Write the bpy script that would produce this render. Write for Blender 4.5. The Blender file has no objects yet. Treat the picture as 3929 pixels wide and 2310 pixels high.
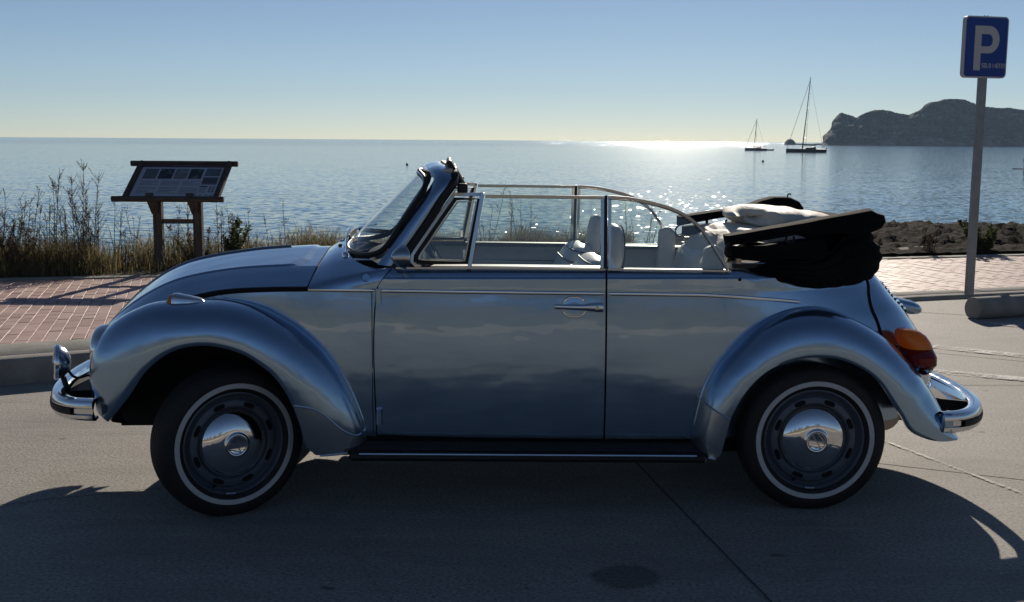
import bpy, bmesh, math, random
import numpy as np
from mathutils import Vector, Matrix, noise

SC = bpy.context.scene
COL = SC.collection
R = math.radians

# ------------------------------------------------------------------ camera
CAM_H = 1.557
cam_d = bpy.data.cameras.new('camera')
cam = bpy.data.objects.new('camera', cam_d)
COL.objects.link(cam)
cam_d.sensor_width = 36.0
cam_d.lens = 4400.0 / 3929.0 * 36.0
cam_d.clip_start = 0.05
cam_d.clip_end = 60000
pitch = math.atan((1155 - 538.5) / 4400.0)
roll = 0.0064
fw = Vector((0, math.cos(pitch), -math.sin(pitch)))
up = Vector((0, math.sin(pitch), math.cos(pitch)))
rt = Vector((1, 0, 0))
r2 = rt * math.cos(roll) + up * math.sin(roll)
u2 = up * math.cos(roll) - rt * math.sin(roll)
mw = Matrix((r2, u2, -fw)).transposed().to_4x4()
mw.translation = Vector((0, 0, CAM_H))
cam.matrix_world = mw
SC.camera = cam

# ------------------------------------------------------------------ world, sun, exposure
SUN_AZ, SUN_EL = 8.0, 21.5          # degrees to the right of +Y, above the horizon
world = bpy.data.worlds.new('World')
SC.world = world
world.use_nodes = True
wn = world.node_tree
wn.nodes.clear()
w_out = wn.nodes.new('ShaderNodeOutputWorld')
w_bg = wn.nodes.new('ShaderNodeBackground')
w_sky = wn.nodes.new('ShaderNodeTexSky')
w_sky.sky_type = 'NISHITA'
w_sky.sun_disc = False
w_sky.sun_elevation = R(SUN_EL)
w_sky.sun_rotation = R(SUN_AZ)
w_sky.air_density = 0.62
w_sky.dust_density = 0.022
w_sky.ozone_density = 2.4
w_bg.inputs['Strength'].default_value = 0.056
w_wb = wn.nodes.new('ShaderNodeMix')          # the camera's white balance: a little less blue, all over
w_wb.data_type = 'RGBA'; w_wb.blend_type = 'MULTIPLY'; w_wb.inputs[0].default_value = 1.0
w_wb.inputs[7].default_value = (1.06, 1.0, 0.955, 1)
wn.links.new(w_sky.outputs[0], w_wb.inputs[6])
wn.links.new(w_wb.outputs[2], w_bg.inputs[0])
wn.links.new(w_bg.outputs[0], w_out.inputs[0])

sun_d = bpy.data.lights.new('sun', 'SUN')
sun = bpy.data.objects.new('sun', sun_d)
COL.objects.link(sun)
sun_d.energy = 4.5
sun_d.angle = R(0.53)
sun_d.color = (1.0, 0.90, 0.76)
sdir = Vector((math.sin(R(SUN_AZ)) * math.cos(R(SUN_EL)), math.cos(R(SUN_AZ)) * math.cos(R(SUN_EL)), math.sin(R(SUN_EL))))
sun.rotation_euler = sdir.to_track_quat('Z', 'Y').to_euler()
sun.location = sdir * 60

SC.view_settings.view_transform = 'Standard'
SC.view_settings.look = 'None'
SC.view_settings.exposure = 0.26
SC.view_settings.gamma = 1.0
SC.view_settings.use_curve_mapping = False
SC.cycles.use_denoising = True
SC.cycles.max_bounces = 10
SC.cycles.transparent_max_bounces = 16
SC.cycles.caustics_reflective = False
SC.cycles.caustics_refractive = False
SC.cycles.sample_clamp_indirect = 6.0

# ------------------------------------------------------------------ helpers
rng = random.Random(7)


def tag(o, label=None, cat=None, group=None, kind=None):
    if label: o['label'] = label
    if cat: o['category'] = cat
    if group: o['group'] = group
    if kind: o['kind'] = kind
    return o


def empty(name, loc=(0, 0, 0), rz=0.0, parent=None):
    o = bpy.data.objects.new(name, None)
    COL.objects.link(o)
    o.location = loc
    o.rotation_euler = (0, 0, rz)
    o.empty_display_size = 0.1
    if parent: o.parent = parent
    return o


def spl(pts, n, closed=False):
    """natural cubic spline through pts, resampled to n points evenly by length"""
    P = np.array(pts, float)
    if closed: P = np.vstack([P, P[:1]])
    d = np.r_[0, np.cumsum(np.maximum(np.linalg.norm(np.diff(P, axis=0), axis=1), 1e-6))]
    m = len(P)
    if m < 3:
        return np.array([[np.interp(t, d, P[:, k]) for k in range(P.shape[1])] for t in np.linspace(0, d[-1], n)])
    h = np.diff(d)
    A = np.zeros((m, m)); B = np.zeros((m, P.shape[1]))
    A[0, 0] = A[-1, -1] = 1
    for i in range(1, m - 1):
        A[i, i - 1] = h[i - 1]; A[i, i] = 2 * (h[i - 1] + h[i]); A[i, i + 1] = h[i]
        B[i] = 6 * ((P[i + 1] - P[i]) / h[i] - (P[i] - P[i - 1]) / h[i - 1])
    if closed:
        A[0] = 0; A[0, 0] = 2 * (h[0] + h[-1]); A[0, 1] = h[0]; A[0, -2] = h[-1]
        B[0] = 6 * ((P[1] - P[0]) / h[0] - (P[-1] - P[-2]) / h[-1])
        A[-1] = 0; A[-1, 0] = 1; A[-1, -1] = -1; B[-1] = 0
    M = np.linalg.solve(A, B)

    def ev(t):
        i = np.clip(np.searchsorted(d, t) - 1, 0, m - 2)
        a = (d[i + 1] - t) / h[i]; b = (t - d[i]) / h[i]
        a = a[:, None]; b = b[:, None]; hh = (h[i] ** 2)[:, None]
        return a * P[i] + b * P[i + 1] + ((a ** 3 - a) * M[i] + (b ** 3 - b) * M[i + 1]) * hh / 6
    tt = np.linspace(0, d[-1], max(400, n * 8))
    Q = ev(tt)
    L = np.r_[0, np.cumsum(np.linalg.norm(np.diff(Q, axis=0), axis=1))]
    t2 = np.interp(np.linspace(0, L[-1], n + (1 if closed else 0)), L, tt)
    out = ev(t2)
    return out[:-1] if closed else out


class F1:
    """smooth monotone-ish 1d function through points"""
    def __init__(s, xs, ys):
        s.x = np.array(xs, float); s.y = np.array(ys, float)
        dl = np.diff(s.y) / np.diff(s.x)
        m = np.r_[dl[0], (dl[:-1] + dl[1:]) / 2, dl[-1]]
        for i in range(1, len(m) - 1):
            if dl[i - 1] * dl[i] <= 0: m[i] = 0
        s.m = m

    def __call__(s, x):
        x = np.clip(np.asarray(x, float), s.x[0], s.x[-1])
        i = np.clip(np.searchsorted(s.x, x) - 1, 0, len(s.x) - 2)
        h = s.x[i + 1] - s.x[i]; t = (x - s.x[i]) / h
        return ((2 * t**3 - 3 * t**2 + 1) * s.y[i] + (t**3 - 2 * t**2 + t) * h * s.m[i]
                + (-2 * t**3 + 3 * t**2) * s.y[i + 1] + (t**3 - t**2) * h * s.m[i + 1])


def nrm(v):
    v = np.asarray(v, float)
    return v / max(np.linalg.norm(v), 1e-9)


class B:
    """collects shapes into one mesh"""
    def __init__(s):
        s.v = []; s.f = []; s.n = 0

    def add(s, V, F):
        V = np.asarray(V, float).reshape(-1, 3)
        s.v.append(V)
        s.f += [tuple(i + s.n for i in f) for f in F]
        s.n += len(V)
        return s

    def grid(s, P, ci=False, cj=False):
        P = np.asarray(P, float); a, b = P.shape[:2]
        F = []
        for i in range(a if ci else a - 1):
            for j in range(b if cj else b - 1):
                i2, j2 = (i + 1) % a, (j + 1) % b
                F.append((i * b + j, i2 * b + j, i2 * b + j2, i * b + j2))
        return s.add(P.reshape(-1, 3), F)

    def box(s, c, size, rot=None):
        x, y, z = np.array(size) / 2
        V = np.array([(-x, -y, -z), (x, -y, -z), (x, y, -z), (-x, y, -z), (-x, -y, z), (x, -y, z), (x, y, z), (-x, y, z)])
        if rot is not None: V = V @ np.array(rot.to_3x3()).T
        return s.add(V + np.array(c), [(0, 3, 2, 1), (4, 5, 6, 7), (0, 1, 5, 4), (1, 2, 6, 5), (2, 3, 7, 6), (3, 0, 4, 7)])

    def sweep(s, prof, path, upv=(0, 0, 1), caps=True, closed=False, scale=None):
        P = np.asarray(path, float); n = len(P); pr = np.asarray(prof, float); m = len(pr)
        upv = np.asarray(upv, float)
        V = []
        for i in range(n):
            if closed: T = nrm(P[(i + 1) % n] - P[i - 1])
            else: T = nrm(P[min(i + 1, n - 1)] - P[max(i - 1, 0)])
            uu = upv if upv.ndim == 1 else upv[i]
            S = np.cross(T, uu)
            if np.linalg.norm(S) < 1e-4: S = np.cross(T, (0.3, 0.9, 0.1))
            S = nrm(S); U = np.cross(S, T)
            k = 1.0 if scale is None else scale[i]
            for a, b in pr: V.append(P[i] + S * a * k + U * b * k)
        F = []
        for i in range(n if closed else n - 1):
            i2 = (i + 1) % n
            for j in range(m):
                j2 = (j + 1) % m
                F.append((i * m + j, i * m + j2, i2 * m + j2, i2 * m + j))
        if caps and not closed:
            F.append(tuple(range(m))[::-1]); F.append(tuple(range((n - 1) * m, n * m)))
        return s.add(V, F)

    def tube(s, path, r, k=8, closed=False, scale=None, upv=(0, 0, 1)):
        return s.sweep([(r * math.cos(2 * math.pi * i / k), r * math.sin(2 * math.pi * i / k)) for i in range(k)], path, upv, True, closed, scale)

    def lathe(s, prof, origin, axis, k=48, caps=False):
        """prof: (distance along axis, radius)"""
        A = nrm(axis); X = np.cross(A, (0, 0, 1.0))
        if np.linalg.norm(X) < 1e-3: X = np.array([1.0, 0, 0])
        X = nrm(X); Y = np.cross(A, X)
        P = np.array([[np.array(origin) + A * a + (X * math.cos(t) + Y * math.sin(t)) * r for t in np.linspace(0, 2 * math.pi, k, endpoint=False)] for a, r in prof])
        s.grid(P, cj=True)
        return s

    def prism(s, poly, h0, h1, to3):
        """poly of 2d points, to3(a, b, h) -> xyz"""
        n = len(poly)
        V = [to3(a, b, h0) for a, b in poly] + [to3(a, b, h1) for a, b in poly]
        F = [tuple(range(n))[::-1], tuple(range(n, 2 * n))] + [(i, (i + 1) % n, n + (i + 1) % n, n + i) for i in range(n)]
        return s.add(V, F)

    def build(s, name, mat, parent=None, car=False, side=1, smooth=True, angle=40, recalc=True, bevel=0, subsurf=0, solid=0, seg=3):
        V = np.vstack(s.v).copy()
        F = s.f
        if car:
            V[:, 1] *= -side
        me = bpy.data.meshes.new(name)
        me.from_pydata(V.tolist(), [], F)
        if recalc:
            bm = bmesh.new(); bm.from_mesh(me)
            bmesh.ops.recalc_face_normals(bm, faces=bm.faces)
            bm.to_mesh(me); bm.free()
        if smooth:
            me.polygons.foreach_set('use_smooth', [True] * len(me.polygons))
            if angle: me.set_sharp_from_angle(angle=R(angle))
        me.update()
        o = bpy.data.objects.new(name, me)
        COL.objects.link(o)
        if mat: me.materials.append(mat)
        if parent: o.parent = parent
        if solid:
            m = o.modifiers.new('thickness', 'SOLIDIFY'); m.thickness = solid; m.offset = 0
        if bevel:
            m = o.modifiers.new('edges', 'BEVEL'); m.width = bevel; m.segments = seg; m.limit_method = 'ANGLE'; m.angle_limit = R(35)
        if subsurf:
            m = o.modifiers.new('smooth', 'SUBSURF'); m.levels = subsurf; m.render_levels = subsurf
        return o


# ------------------------------------------------------------------ materials
def mat(name, col, rough=0.5, metal=0.0, coat=0.0, coat_rough=0.03, spec=0.5, trans=0.0, ior=1.45, emit=None):
    m = bpy.data.materials.new(name); m.use_nodes = True
    b = m.node_tree.nodes['Principled BSDF']
    b.inputs['Base Color'].default_value = (*col, 1)
    b.inputs['Roughness'].default_value = rough
    b.inputs['Metallic'].default_value = metal
    b.inputs['Coat Weight'].default_value = coat
    b.inputs['Coat Roughness'].default_value = coat_rough
    b.inputs['Specular IOR Level'].default_value = spec
    b.inputs['Transmission Weight'].default_value = trans
    b.inputs['IOR'].default_value = ior
    return m


class N:
    """small node-graph helper"""
    def __init__(s, m): s.m = m; s.t = m.node_tree; s.b = s.t.nodes.get('Principled BSDF')

    def new(s, typ, **kw):
        n = s.t.nodes.new(typ)
        for k, v in kw.items():
            if k in n.inputs.keys(): n.inputs[k].default_value = v
            else: setattr(n, k, v)
        return n

    def link(s, a, b): s.t.links.new(a, b)

    def coord(s, which='Object'): return s.new('ShaderNodeTexCoord').outputs[which]

    def noise(s, vec, scale, detail=4, rough=0.55, dist=0.0, out='Fac'):
        n = s.new('ShaderNodeTexNoise', Scale=scale, Detail=detail, Roughness=rough, Distortion=dist)
        if vec is not None: s.link(vec, n.inputs['Vector'])
        return n.outputs[out]

    def ramp(s, fac, stops):
        n = s.new('ShaderNodeValToRGB')
        e = n.color_ramp.elements
        while len(e) < len(stops): e.new(0.5)
        for k, (p, c) in enumerate(stops):
            e[k].position = p
            e[k].color = (*c, 1) if len(c) == 3 else c
        s.link(fac, n.inputs['Fac'])
        return n.outputs['Color']

    def mix(s, fac, a, b, blend='MIX'):
        n = s.new('ShaderNodeMix', data_type='RGBA', blend_type=blend)
        for sock, val in ((n.inputs[0], fac), (n.inputs[6], a), (n.inputs[7], b)):
            if isinstance(val, (int, float)): sock.default_value = val
            elif isinstance(val, tuple): sock.default_value = (*val, 1) if len(val) == 3 else val
            else: s.link(val, sock)
        return n.outputs[2]

    def math(s, op, a, b=0.0, clamp=False):
        n = s.new('ShaderNodeMath', operation=op, use_clamp=clamp)
        for sock, val in ((n.inputs[0], a), (n.inputs[1], b)):
            if isinstance(val, (int, float)): sock.default_value = val
            else: s.link(val, sock)
        return n.outputs[0]

    def vmath(s, op, a, b=None):
        n = s.new('ShaderNodeVectorMath', operation=op)
        for sock, val in ((n.inputs[0], a), (n.inputs[1], b)):
            if val is None: continue
            if isinstance(val, tuple): sock.default_value = val
            else: s.link(val, sock)
        return n.outputs[0]

    def mapping(s, vec, scale=(1, 1, 1), rot=(0, 0, 0), loc=(0, 0, 0)):
        n = s.new('ShaderNodeMapping')
        n.inputs['Scale'].default_value = scale; n.inputs['Rotation'].default_value = rot; n.inputs['Location'].default_value = loc
        s.link(vec, n.inputs['Vector'])
        return n.outputs[0]

    def bump(s, h, strength=0.3, dist=0.01):
        n = s.new('ShaderNodeBump', Strength=strength, Distance=dist)
        s.link(h, n.inputs['Height'])
        s.link(n.outputs[0], s.b.inputs['Normal'])
        return n

    def color(s, c): s.link(c, s.b.inputs['Base Color'])

    def rough(s, c): s.link(c, s.b.inputs['Roughness'])


def noisy(name, c1, c2, scale=8, rough=0.7, bump=0.2, bscale=40, bdist=0.004, metal=0.0, detail=5, spec=0.4, stretch=None):
    m = mat(name, c1, rough, metal, spec=spec); n = N(m)
    co = n.coord()
    if stretch: co = n.mapping(co, stretch)
    n.color(n.ramp(n.noise(co, scale, detail), [(0.32, c1), (0.68, c2)]))
    if bump: n.bump(n.noise(co, bscale, 4), bump, bdist)
    return m


M = {}
# car paint: pale blue silver metallic under clear coat
m = mat('blue_silver_paint', (0.30, 0.40, 0.52), 0.25, 0.90, coat=1.0, coat_rough=0.02); n = N(m)
co = n.coord()
fl = n.noise(co, 900, 2, 0.6)
n.color(n.ramp(fl, [(0.3, (0.285, 0.415, 0.565)), (0.7, (0.315, 0.45, 0.60))]))
dirt = n.noise(co, 3.0, 6, 0.6)
n.rough(n.ramp(dirt, [(0.3, (0.17,) * 3), (0.75, (0.28,) * 3)]))
n.bump(n.noise(n.mapping(co, (0.7, 1, 1.6)), 5.0, 2, 0.4), 0.16, 0.02)   # the faint waviness of old panels
n.link(n.t.nodes['Bump'].outputs[0], n.b.inputs['Coat Normal'])
n.b.inputs['Coat IOR'].default_value = 1.65
M['paint'] = m
m = mat('stone_guard_foil', (0.42, 0.46, 0.50), 0.24, 0.85, coat=1.0, coat_rough=0.05); M['guard'] = m
m = mat('chrome', (0.82, 0.83, 0.84), 0.06, 1.0); n = N(m)
n.rough(n.ramp(n.noise(n.coord(), 14, 5), [(0.35, (0.04,) * 3), (0.75, (0.16,) * 3)])); M['chrome'] = m
M['dullchrome'] = mat('brushed_aluminium', (0.50, 0.51, 0.53), 0.18, 1.0)
M['brownchrome'] = mat('tarnished_trim', (0.34, 0.30, 0.27), 0.25, 1.0)
M['rubber'] = noisy('black_rubber', (0.010, 0.010, 0.011), (0.018, 0.018, 0.019), 12, 0.55, 0.1, 90, 0.001)
M['tyre'] = noisy('tyre_rubber', (0.012, 0.012, 0.013), (0.022, 0.021, 0.021), 9, 0.62, 0.15, 70, 0.002)
M['whitewall'] = noisy('whitewall_band', (0.50, 0.50, 0.49), (0.62, 0.62, 0.60), 7, 0.6, 0.05, 60, 0.001)
M['rim'] = noisy('grey_wheel_paint', (0.105, 0.125, 0.15), (0.13, 0.15, 0.178), 6, 0.42, 0.05, 60, 0.001, metal=0.3)
M['dark'] = mat('underside_black', (0.008, 0.008, 0.008), 0.8)
M['gap'] = mat('panel_gap_black', (0.004, 0.004, 0.004), 0.9)
M['hole'] = mat('slot_black', (0.004, 0.004, 0.005), 0.9)
M['fabric'] = noisy('black_canvas', (0.006, 0.0065, 0.008), (0.012, 0.0125, 0.014), 5, 0.9, 0.5, 300, 0.001, spec=0.04)
m = mat('cream_headliner', (0.66, 0.61, 0.52), 0.7); n = N(m); co = n.coord()
n.color(n.ramp(n.noise(co, 6, 5), [(0.3, (0.58, 0.53, 0.45)), (0.7, (0.72, 0.68, 0.60))]))
n.bump(n.noise(n.mapping(co, (6, 1.2, 3)), 6, 4), 0.35, 0.02); M['liner'] = m
M['vinyl'] = noisy('white_vinyl', (0.62, 0.60, 0.56), (0.72, 0.70, 0.66), 4, 0.45, 0.12, 120, 0.001)
M['greyvinyl'] = noisy('grey_door_card', (0.36, 0.37, 0.37), (0.44, 0.44, 0.43), 4, 0.5, 0.12, 120, 0.001)
M['padblack'] = noisy('black_padding', (0.016, 0.016, 0.017), (0.026, 0.026, 0.027), 8, 0.5, 0.2, 160, 0.001)
M['brownvinyl'] = noisy('brown_vinyl', (0.10, 0.075, 0.06), (0.15, 0.115, 0.09), 6, 0.5, 0.1, 80, 0.001)
M['carpet'] = noisy('dark_carpet', (0.02, 0.02, 0.021), (0.035, 0.034, 0.033), 30, 0.95, 0.3, 200, 0.003)
def lens_mat(name, col):
    m = mat(name, col, 0.15, coat=1.0); n = N(m)
    tr = n.new('ShaderNodeBsdfTranslucent'); tr.inputs[0].default_value = (*col, 1)
    mx = n.new('ShaderNodeMixShader'); mx.inputs[0].default_value = 0.5
    n.link(n.b.outputs[0], mx.inputs[1]); n.link(tr.outputs[0], mx.inputs[2]); n.link(mx.outputs[0], n.t.nodes['Material Output'].inputs[0])
    return m


M['amber'] = lens_mat('amber_lens', (0.80, 0.33, 0.03))
M['red'] = lens_mat('red_lens', (0.32, 0.006, 0.012))
M['clearlens'] = mat('clear_lens', (0.9, 0.9, 0.9), 0.05, trans=0.9)


def glass_mat(name, tint, refl=0.12):
    m = bpy.data.materials.new(name); m.use_nodes = True
    t = m.node_tree; t.nodes.clear()
    o = t.nodes.new('ShaderNodeOutputMaterial'); mx = t.nodes.new('ShaderNodeMixShader')
    tr = t.nodes.new('ShaderNodeBsdfTransparent'); gl = t.nodes.new('ShaderNodeBsdfGlossy')
    lw = t.nodes.new('ShaderNodeLayerWeight'); lw.inputs['Blend'].default_value = 0.5
    pw = t.nodes.new('ShaderNodeMath'); pw.operation = 'POWER'; pw.inputs[1].default_value = 4.5
    fr = t.nodes.new('ShaderNodeMath'); fr.operation = 'MULTIPLY_ADD'; fr.inputs[1].default_value = 0.90; fr.inputs[2].default_value = 0.05
    t.links.new(lw.outputs['Facing'], pw.inputs[0]); t.links.new(pw.outputs[0], fr.inputs[0])
    tr.inputs['Color'].default_value = (*tint, 1)
    gl.inputs['Roughness'].default_value = 0.02
    ns = t.nodes.new('ShaderNodeTexNoise'); ns.inputs['Scale'].default_value = 9; ns.inputs['Detail'].default_value = 6
    df = t.nodes.new('ShaderNodeBsdfDiffuse'); df.inputs['Color'].default_value = (0.6, 0.6, 0.58, 1)
    m2 = t.nodes.new('ShaderNodeMixShader')
    rp = t.nodes.new('ShaderNodeMapRange')
    rp.inputs[1].default_value = 0.45; rp.inputs[2].default_value = 0.8; rp.inputs[3].default_value = 0.01; rp.inputs[4].default_value = 0.06
    t.links.new(ns.outputs[0], rp.inputs[0])
    t.links.new(rp.outputs[0], m2.inputs[0])
    t.links.new(tr.outputs[0], m2.inputs[1]); t.links.new(df.outputs[0], m2.inputs[2])
    t.links.new(fr.outputs[0], mx.inputs[0]); t.links.new(m2.outputs[0], mx.inputs[1]); t.links.new(gl.outputs[0], mx.inputs[2])
    t.links.new(mx.outputs[0], o.inputs[0])
    return m


M['glass'] = glass_mat('window_glass', (0.93, 0.96, 0.95))

# ------------------------------------------------------------------ materials of the place
m = mat('concrete_ground', (0.2, 0.19, 0.18), 0.78, spec=0.35); n = N(m); co = n.coord()
big = n.noise(co, 0.55, 5, 0.6); mid = n.noise(n.mapping(co, (1, 2.2, 1), (0, 0, 0.3)), 3.2, 5, 0.65); fine = n.noise(co, 70, 3, 0.7); grit = n.noise(co, 260, 2, 0.7)
c = n.ramp(big, [(0.3, (0.245, 0.226, 0.205)), (0.7, (0.315, 0.293, 0.268))])
c = n.mix(n.math('MULTIPLY', n.ramp(mid, [(0.40, (0, 0, 0)), (0.75, (1, 1, 1))]), 0.35), c, (0.39, 0.366, 0.335))
c = n.mix(0.75, c, n.ramp(fine, [(0.32, (0.14, 0.135, 0.13)), (0.45, (0.45, 0.45, 0.45)), (0.55, (0.56, 0.56, 0.56)), (0.68, (0.86, 0.85, 0.83))]), 'OVERLAY')
c = n.mix(0.5, c, n.ramp(grit, [(0.3, (0.35, 0.35, 0.35)), (0.7, (0.66, 0.66, 0.65))]), 'OVERLAY')
c = n.mix(n.math('MULTIPLY', n.ramp(n.noise(n.mapping(co, (0.5, 1.4, 1), (0, 0, 0.35)), 1.1, 6, 0.7, 0.6), [(0.50, (0, 0, 0)), (0.66, (1, 1, 1))]), 0.45), c, (0.165, 0.152, 0.138))
c = n.mix(n.math('MULTIPLY', n.ramp(n.noise(n.mapping(co, (0.25, 3.0, 1), (0, 0, -0.35)), 4.0, 5, 0.7), [(0.60, (0, 0, 0)), (0.72, (1, 1, 1))]), 0.40), c, (0.42, 0.40, 0.37))
# dark oil and gum spots
vo = n.new('ShaderNodeTexVoronoi', Scale=2.4, Randomness=1.0); n.link(n.vmath('ADD', n.mapping(co, (1, 1.6, 1)), n.vmath('MULTIPLY', n.noise(co, 9, 3, out='Color'), (0.14, 0.14, 0))), vo.inputs['Vector'])
spot = n.ramp(vo.outputs['Distance'], [(0.05, (1, 1, 1)), (0.085, (0, 0, 0))])
keep = n.ramp(n.noise(co, 1.3, 2), [(0.44, (0, 0, 0)), (0.50, (1, 1, 1))])
c = n.mix(n.math('MULTIPLY', n.math('MULTIPLY', spot, keep), 0.62), c, (0.035, 0.034, 0.034))
# one round oil stain
sv = n.vmath('SUBTRACT', n.vmath('ADD', co, n.vmath('MULTIPLY', n.noise(co, 12, 3, out='Color'), (0.05, 0.05, 0))), (0.445, 3.985, 0.0))
ln = n.new('ShaderNodeVectorMath', operation='LENGTH'); n.link(n.vmath('MULTIPLY', sv, (1.0, 1.05, 0)), ln.inputs[0])
c = n.mix(n.math('MULTIPLY', n.ramp(ln.outputs['Value'], [(0.105, (1, 1, 1)), (0.135, (0, 0, 0))]), 0.55), c, (0.05, 0.048, 0.046))
n.color(c)
hgt = n.math('ADD', n.math('MULTIPLY', fine, 1.0), n.math('MULTIPLY', grit, 0.6))
n.bump(hgt, 0.55, 0.006)
M['ground'] = m
M['jointdark'] = noisy('joint_filler', (0.05, 0.047, 0.044), (0.09, 0.085, 0.08), 25, 0.9, 0.3, 120, 0.003)
M['jointpale'] = noisy('pale_joint', (0.36, 0.34, 0.31), (0.26, 0.25, 0.23), 18, 0.85, 0.3, 120, 0.003)


def worn_paint(name, col, lo, hi):
    m = mat(name, col, 0.7); n = N(m); co = n.coord()
    n.color(n.ramp(n.noise(co, 5, 4), [(0.3, tuple(x * 0.8 for x in col)), (0.7, col)]))
    f = n.ramp(n.math('ADD', n.math('MULTIPLY', n.noise(co, 45, 4, 0.7), 0.6), n.math('MULTIPLY', n.noise(co, 3.5, 4, 0.6), 0.4)), [(lo, (0, 0, 0)), (hi, (1, 1, 1))])
    n.link(f, n.b.inputs['Alpha'])
    return m


M['wornwhite'] = worn_paint('worn_white_paint', (0.52, 0.51, 0.49), 0.44, 0.56)
M['kerb'] = noisy('kerb_concrete', (0.25, 0.235, 0.205), (0.36, 0.34, 0.30), 7, 0.85, 0.45, 60, 0.006)
M['kerb2'] = noisy('edging_concrete', (0.23, 0.22, 0.19), (0.35, 0.33, 0.29), 5, 0.85, 0.45, 70, 0.006)
m = mat('red_paver', (0.3, 0.16, 0.13), 0.62, spec=0.5); n = N(m)
oi = n.new('ShaderNodeObjectInfo'); gm = n.new('ShaderNodeNewGeometry')
rnd = n.math('FRACT', n.math('ADD', oi.outputs['Random'], n.math('MULTIPLY', gm.outputs['Random Per Island'], 7.31)))
wp = n.new('ShaderNodeNewGeometry').outputs['Position']
c = n.ramp(rnd, [(0.0, (0.34, 0.205, 0.175)), (0.35, (0.42, 0.265, 0.225)), (0.7, (0.48, 0.315, 0.27)), (1.0, (0.44, 0.30, 0.265))])
c = n.mix(0.55, c, n.ramp(n.noise(wp, 24, 5, 0.7), [(0.3, (0.36, 0.36, 0.36)), (0.7, (0.62, 0.61, 0.60))]), 'OVERLAY')
c = n.mix(n.math('MULTIPLY', n.ramp(n.noise(wp, 1.1, 4), [(0.45, (0, 0, 0)), (0.7, (1, 1, 1))]), 0.35), c, (0.47, 0.40, 0.34))
n.color(c)
n.rough(n.ramp(n.noise(wp, 3, 3), [(0.3, (0.5,) * 3), (0.7, (0.68,) * 3)]))
n.bump(n.noise(wp, 90, 4, 0.7), 0.35, 0.004)
M['paver'] = m
M['bed'] = noisy('sandy_joint_bed', (0.13, 0.115, 0.10), (0.19, 0.17, 0.15), 20, 0.95, 0.4, 90, 0.004)
M['soil'] = noisy('dry_soil', (0.12, 0.10, 0.075), (0.20, 0.17, 0.125), 3, 0.95, 0.8, 14, 0.04)
m = mat('eroded_rock', (0.08, 0.07, 0.065), 0.95, spec=0.03); n = N(m); co = n.coord()
c = n.ramp(n.noise(n.mapping(co, (1, 1, 2.5)), 1.6, 8, 0.65), [(0.3, (0.014, 0.012, 0.011)), (0.52, (0.032, 0.027, 0.023)), (0.75, (0.075, 0.062, 0.050))])
n.color(c); n.bump(n.noise(co, 9, 8, 0.7), 1.0, 0.10)
M['rock'] = m
m = mat('cliff_rock', (0.12, 0.11, 0.10), 0.95, spec=0.1); n = N(m); co = n.coord()
str_ = n.noise(n.mapping(co, (0.25, 0.25, 2.0), (0.12, 0, 0)), 0.16, 7, 0.7)
veg = n.noise(co, 0.10, 6, 0.65)
c = n.ramp(str_, [(0.36, (0.055, 0.050, 0.045)), (0.5, (0.14, 0.128, 0.11)), (0.62, (0.34, 0.31, 0.27))])
sx = n.new('ShaderNodeSeparateXYZ'); n.link(co, sx.inputs[0])
vm_ = n.ramp(n.math('ADD', veg, n.math('MULTIPLY', sx.outputs[2], 0.006)), [(0.52, (0, 0, 0)), (0.66, (1, 1, 1))])
c = n.mix(n.math('MULTIPLY', vm_, 0.85), c, (0.045, 0.052, 0.030))
n.color(c); n.bump(n.noise(co, 0.35, 8, 0.7), 1.0, 3.0)
M['cliff'] = m

# sea: water whose small waves are given as surface slopes (no screen-size dependence)
m = mat('sea_water', (0.055, 0.155, 0.235), 0.085, spec=0.5, ior=1.333); n = N(m)
gm = n.new('ShaderNodeNewGeometry'); pos = gm.outputs['Position']
sp_ = n.new('ShaderNodeSeparateXYZ'); n.link(pos, sp_.inputs[0])
Yd = sp_.outputs[1]


def slope(vec, scale, detail, rgh):
    o_ = n.noise(vec, scale, detail, rgh, 0.3, out='Color')
    return n.vmath('SUBTRACT', o_, (0.5, 0.5, 0.5))


w1 = slope(n.mapping(pos, (0.45, 1.0, 1.0), (0, 0, 0.2)), 0.8, 3, 0.55)
w2 = slope(n.mapping(pos, (0.65, 1.0, 1.0), (0, 0, -0.2)), 4.2, 1, 0.5)
w3 = slope(pos, 16.0, 2, 0.6)
patch = n.noise(n.mapping(pos, (0.25, 1.0, 1.0)), 0.035, 4, 0.6)
# wind: lively close inshore, sheltered in the bay, open swell beyond the headland
ramp_d = n.new('ShaderNodeMapRange'); ramp_d.inputs[1].default_value = 380; ramp_d.inputs[2].default_value = 620; n.link(Yd, ramp_d.inputs[0])
near_d = n.new('ShaderNodeMapRange'); near_d.inputs[1].default_value = 70; near_d.inputs[2].default_value = 36; n.link(Yd, near_d.inputs[0])
amp = n.math('ADD', n.math('MULTIPLY', ramp_d.outputs[0], 1.1), n.math('ADD', n.math('MULTIPLY', near_d.outputs[0], 0.66), 0.50))
amp = n.math('MULTIPLY', amp, n.math('ADD', n.math('MULTIPLY', patch, 0.7), 0.65))


def scl(v, k):
    x = n.new('ShaderNodeVectorMath', operation='SCALE'); n.link(v, x.inputs[0])
    if isinstance(k, float): x.inputs['Scale'].default_value = k
    else: n.link(k, x.inputs['Scale'])
    return x.outputs[0]


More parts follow.
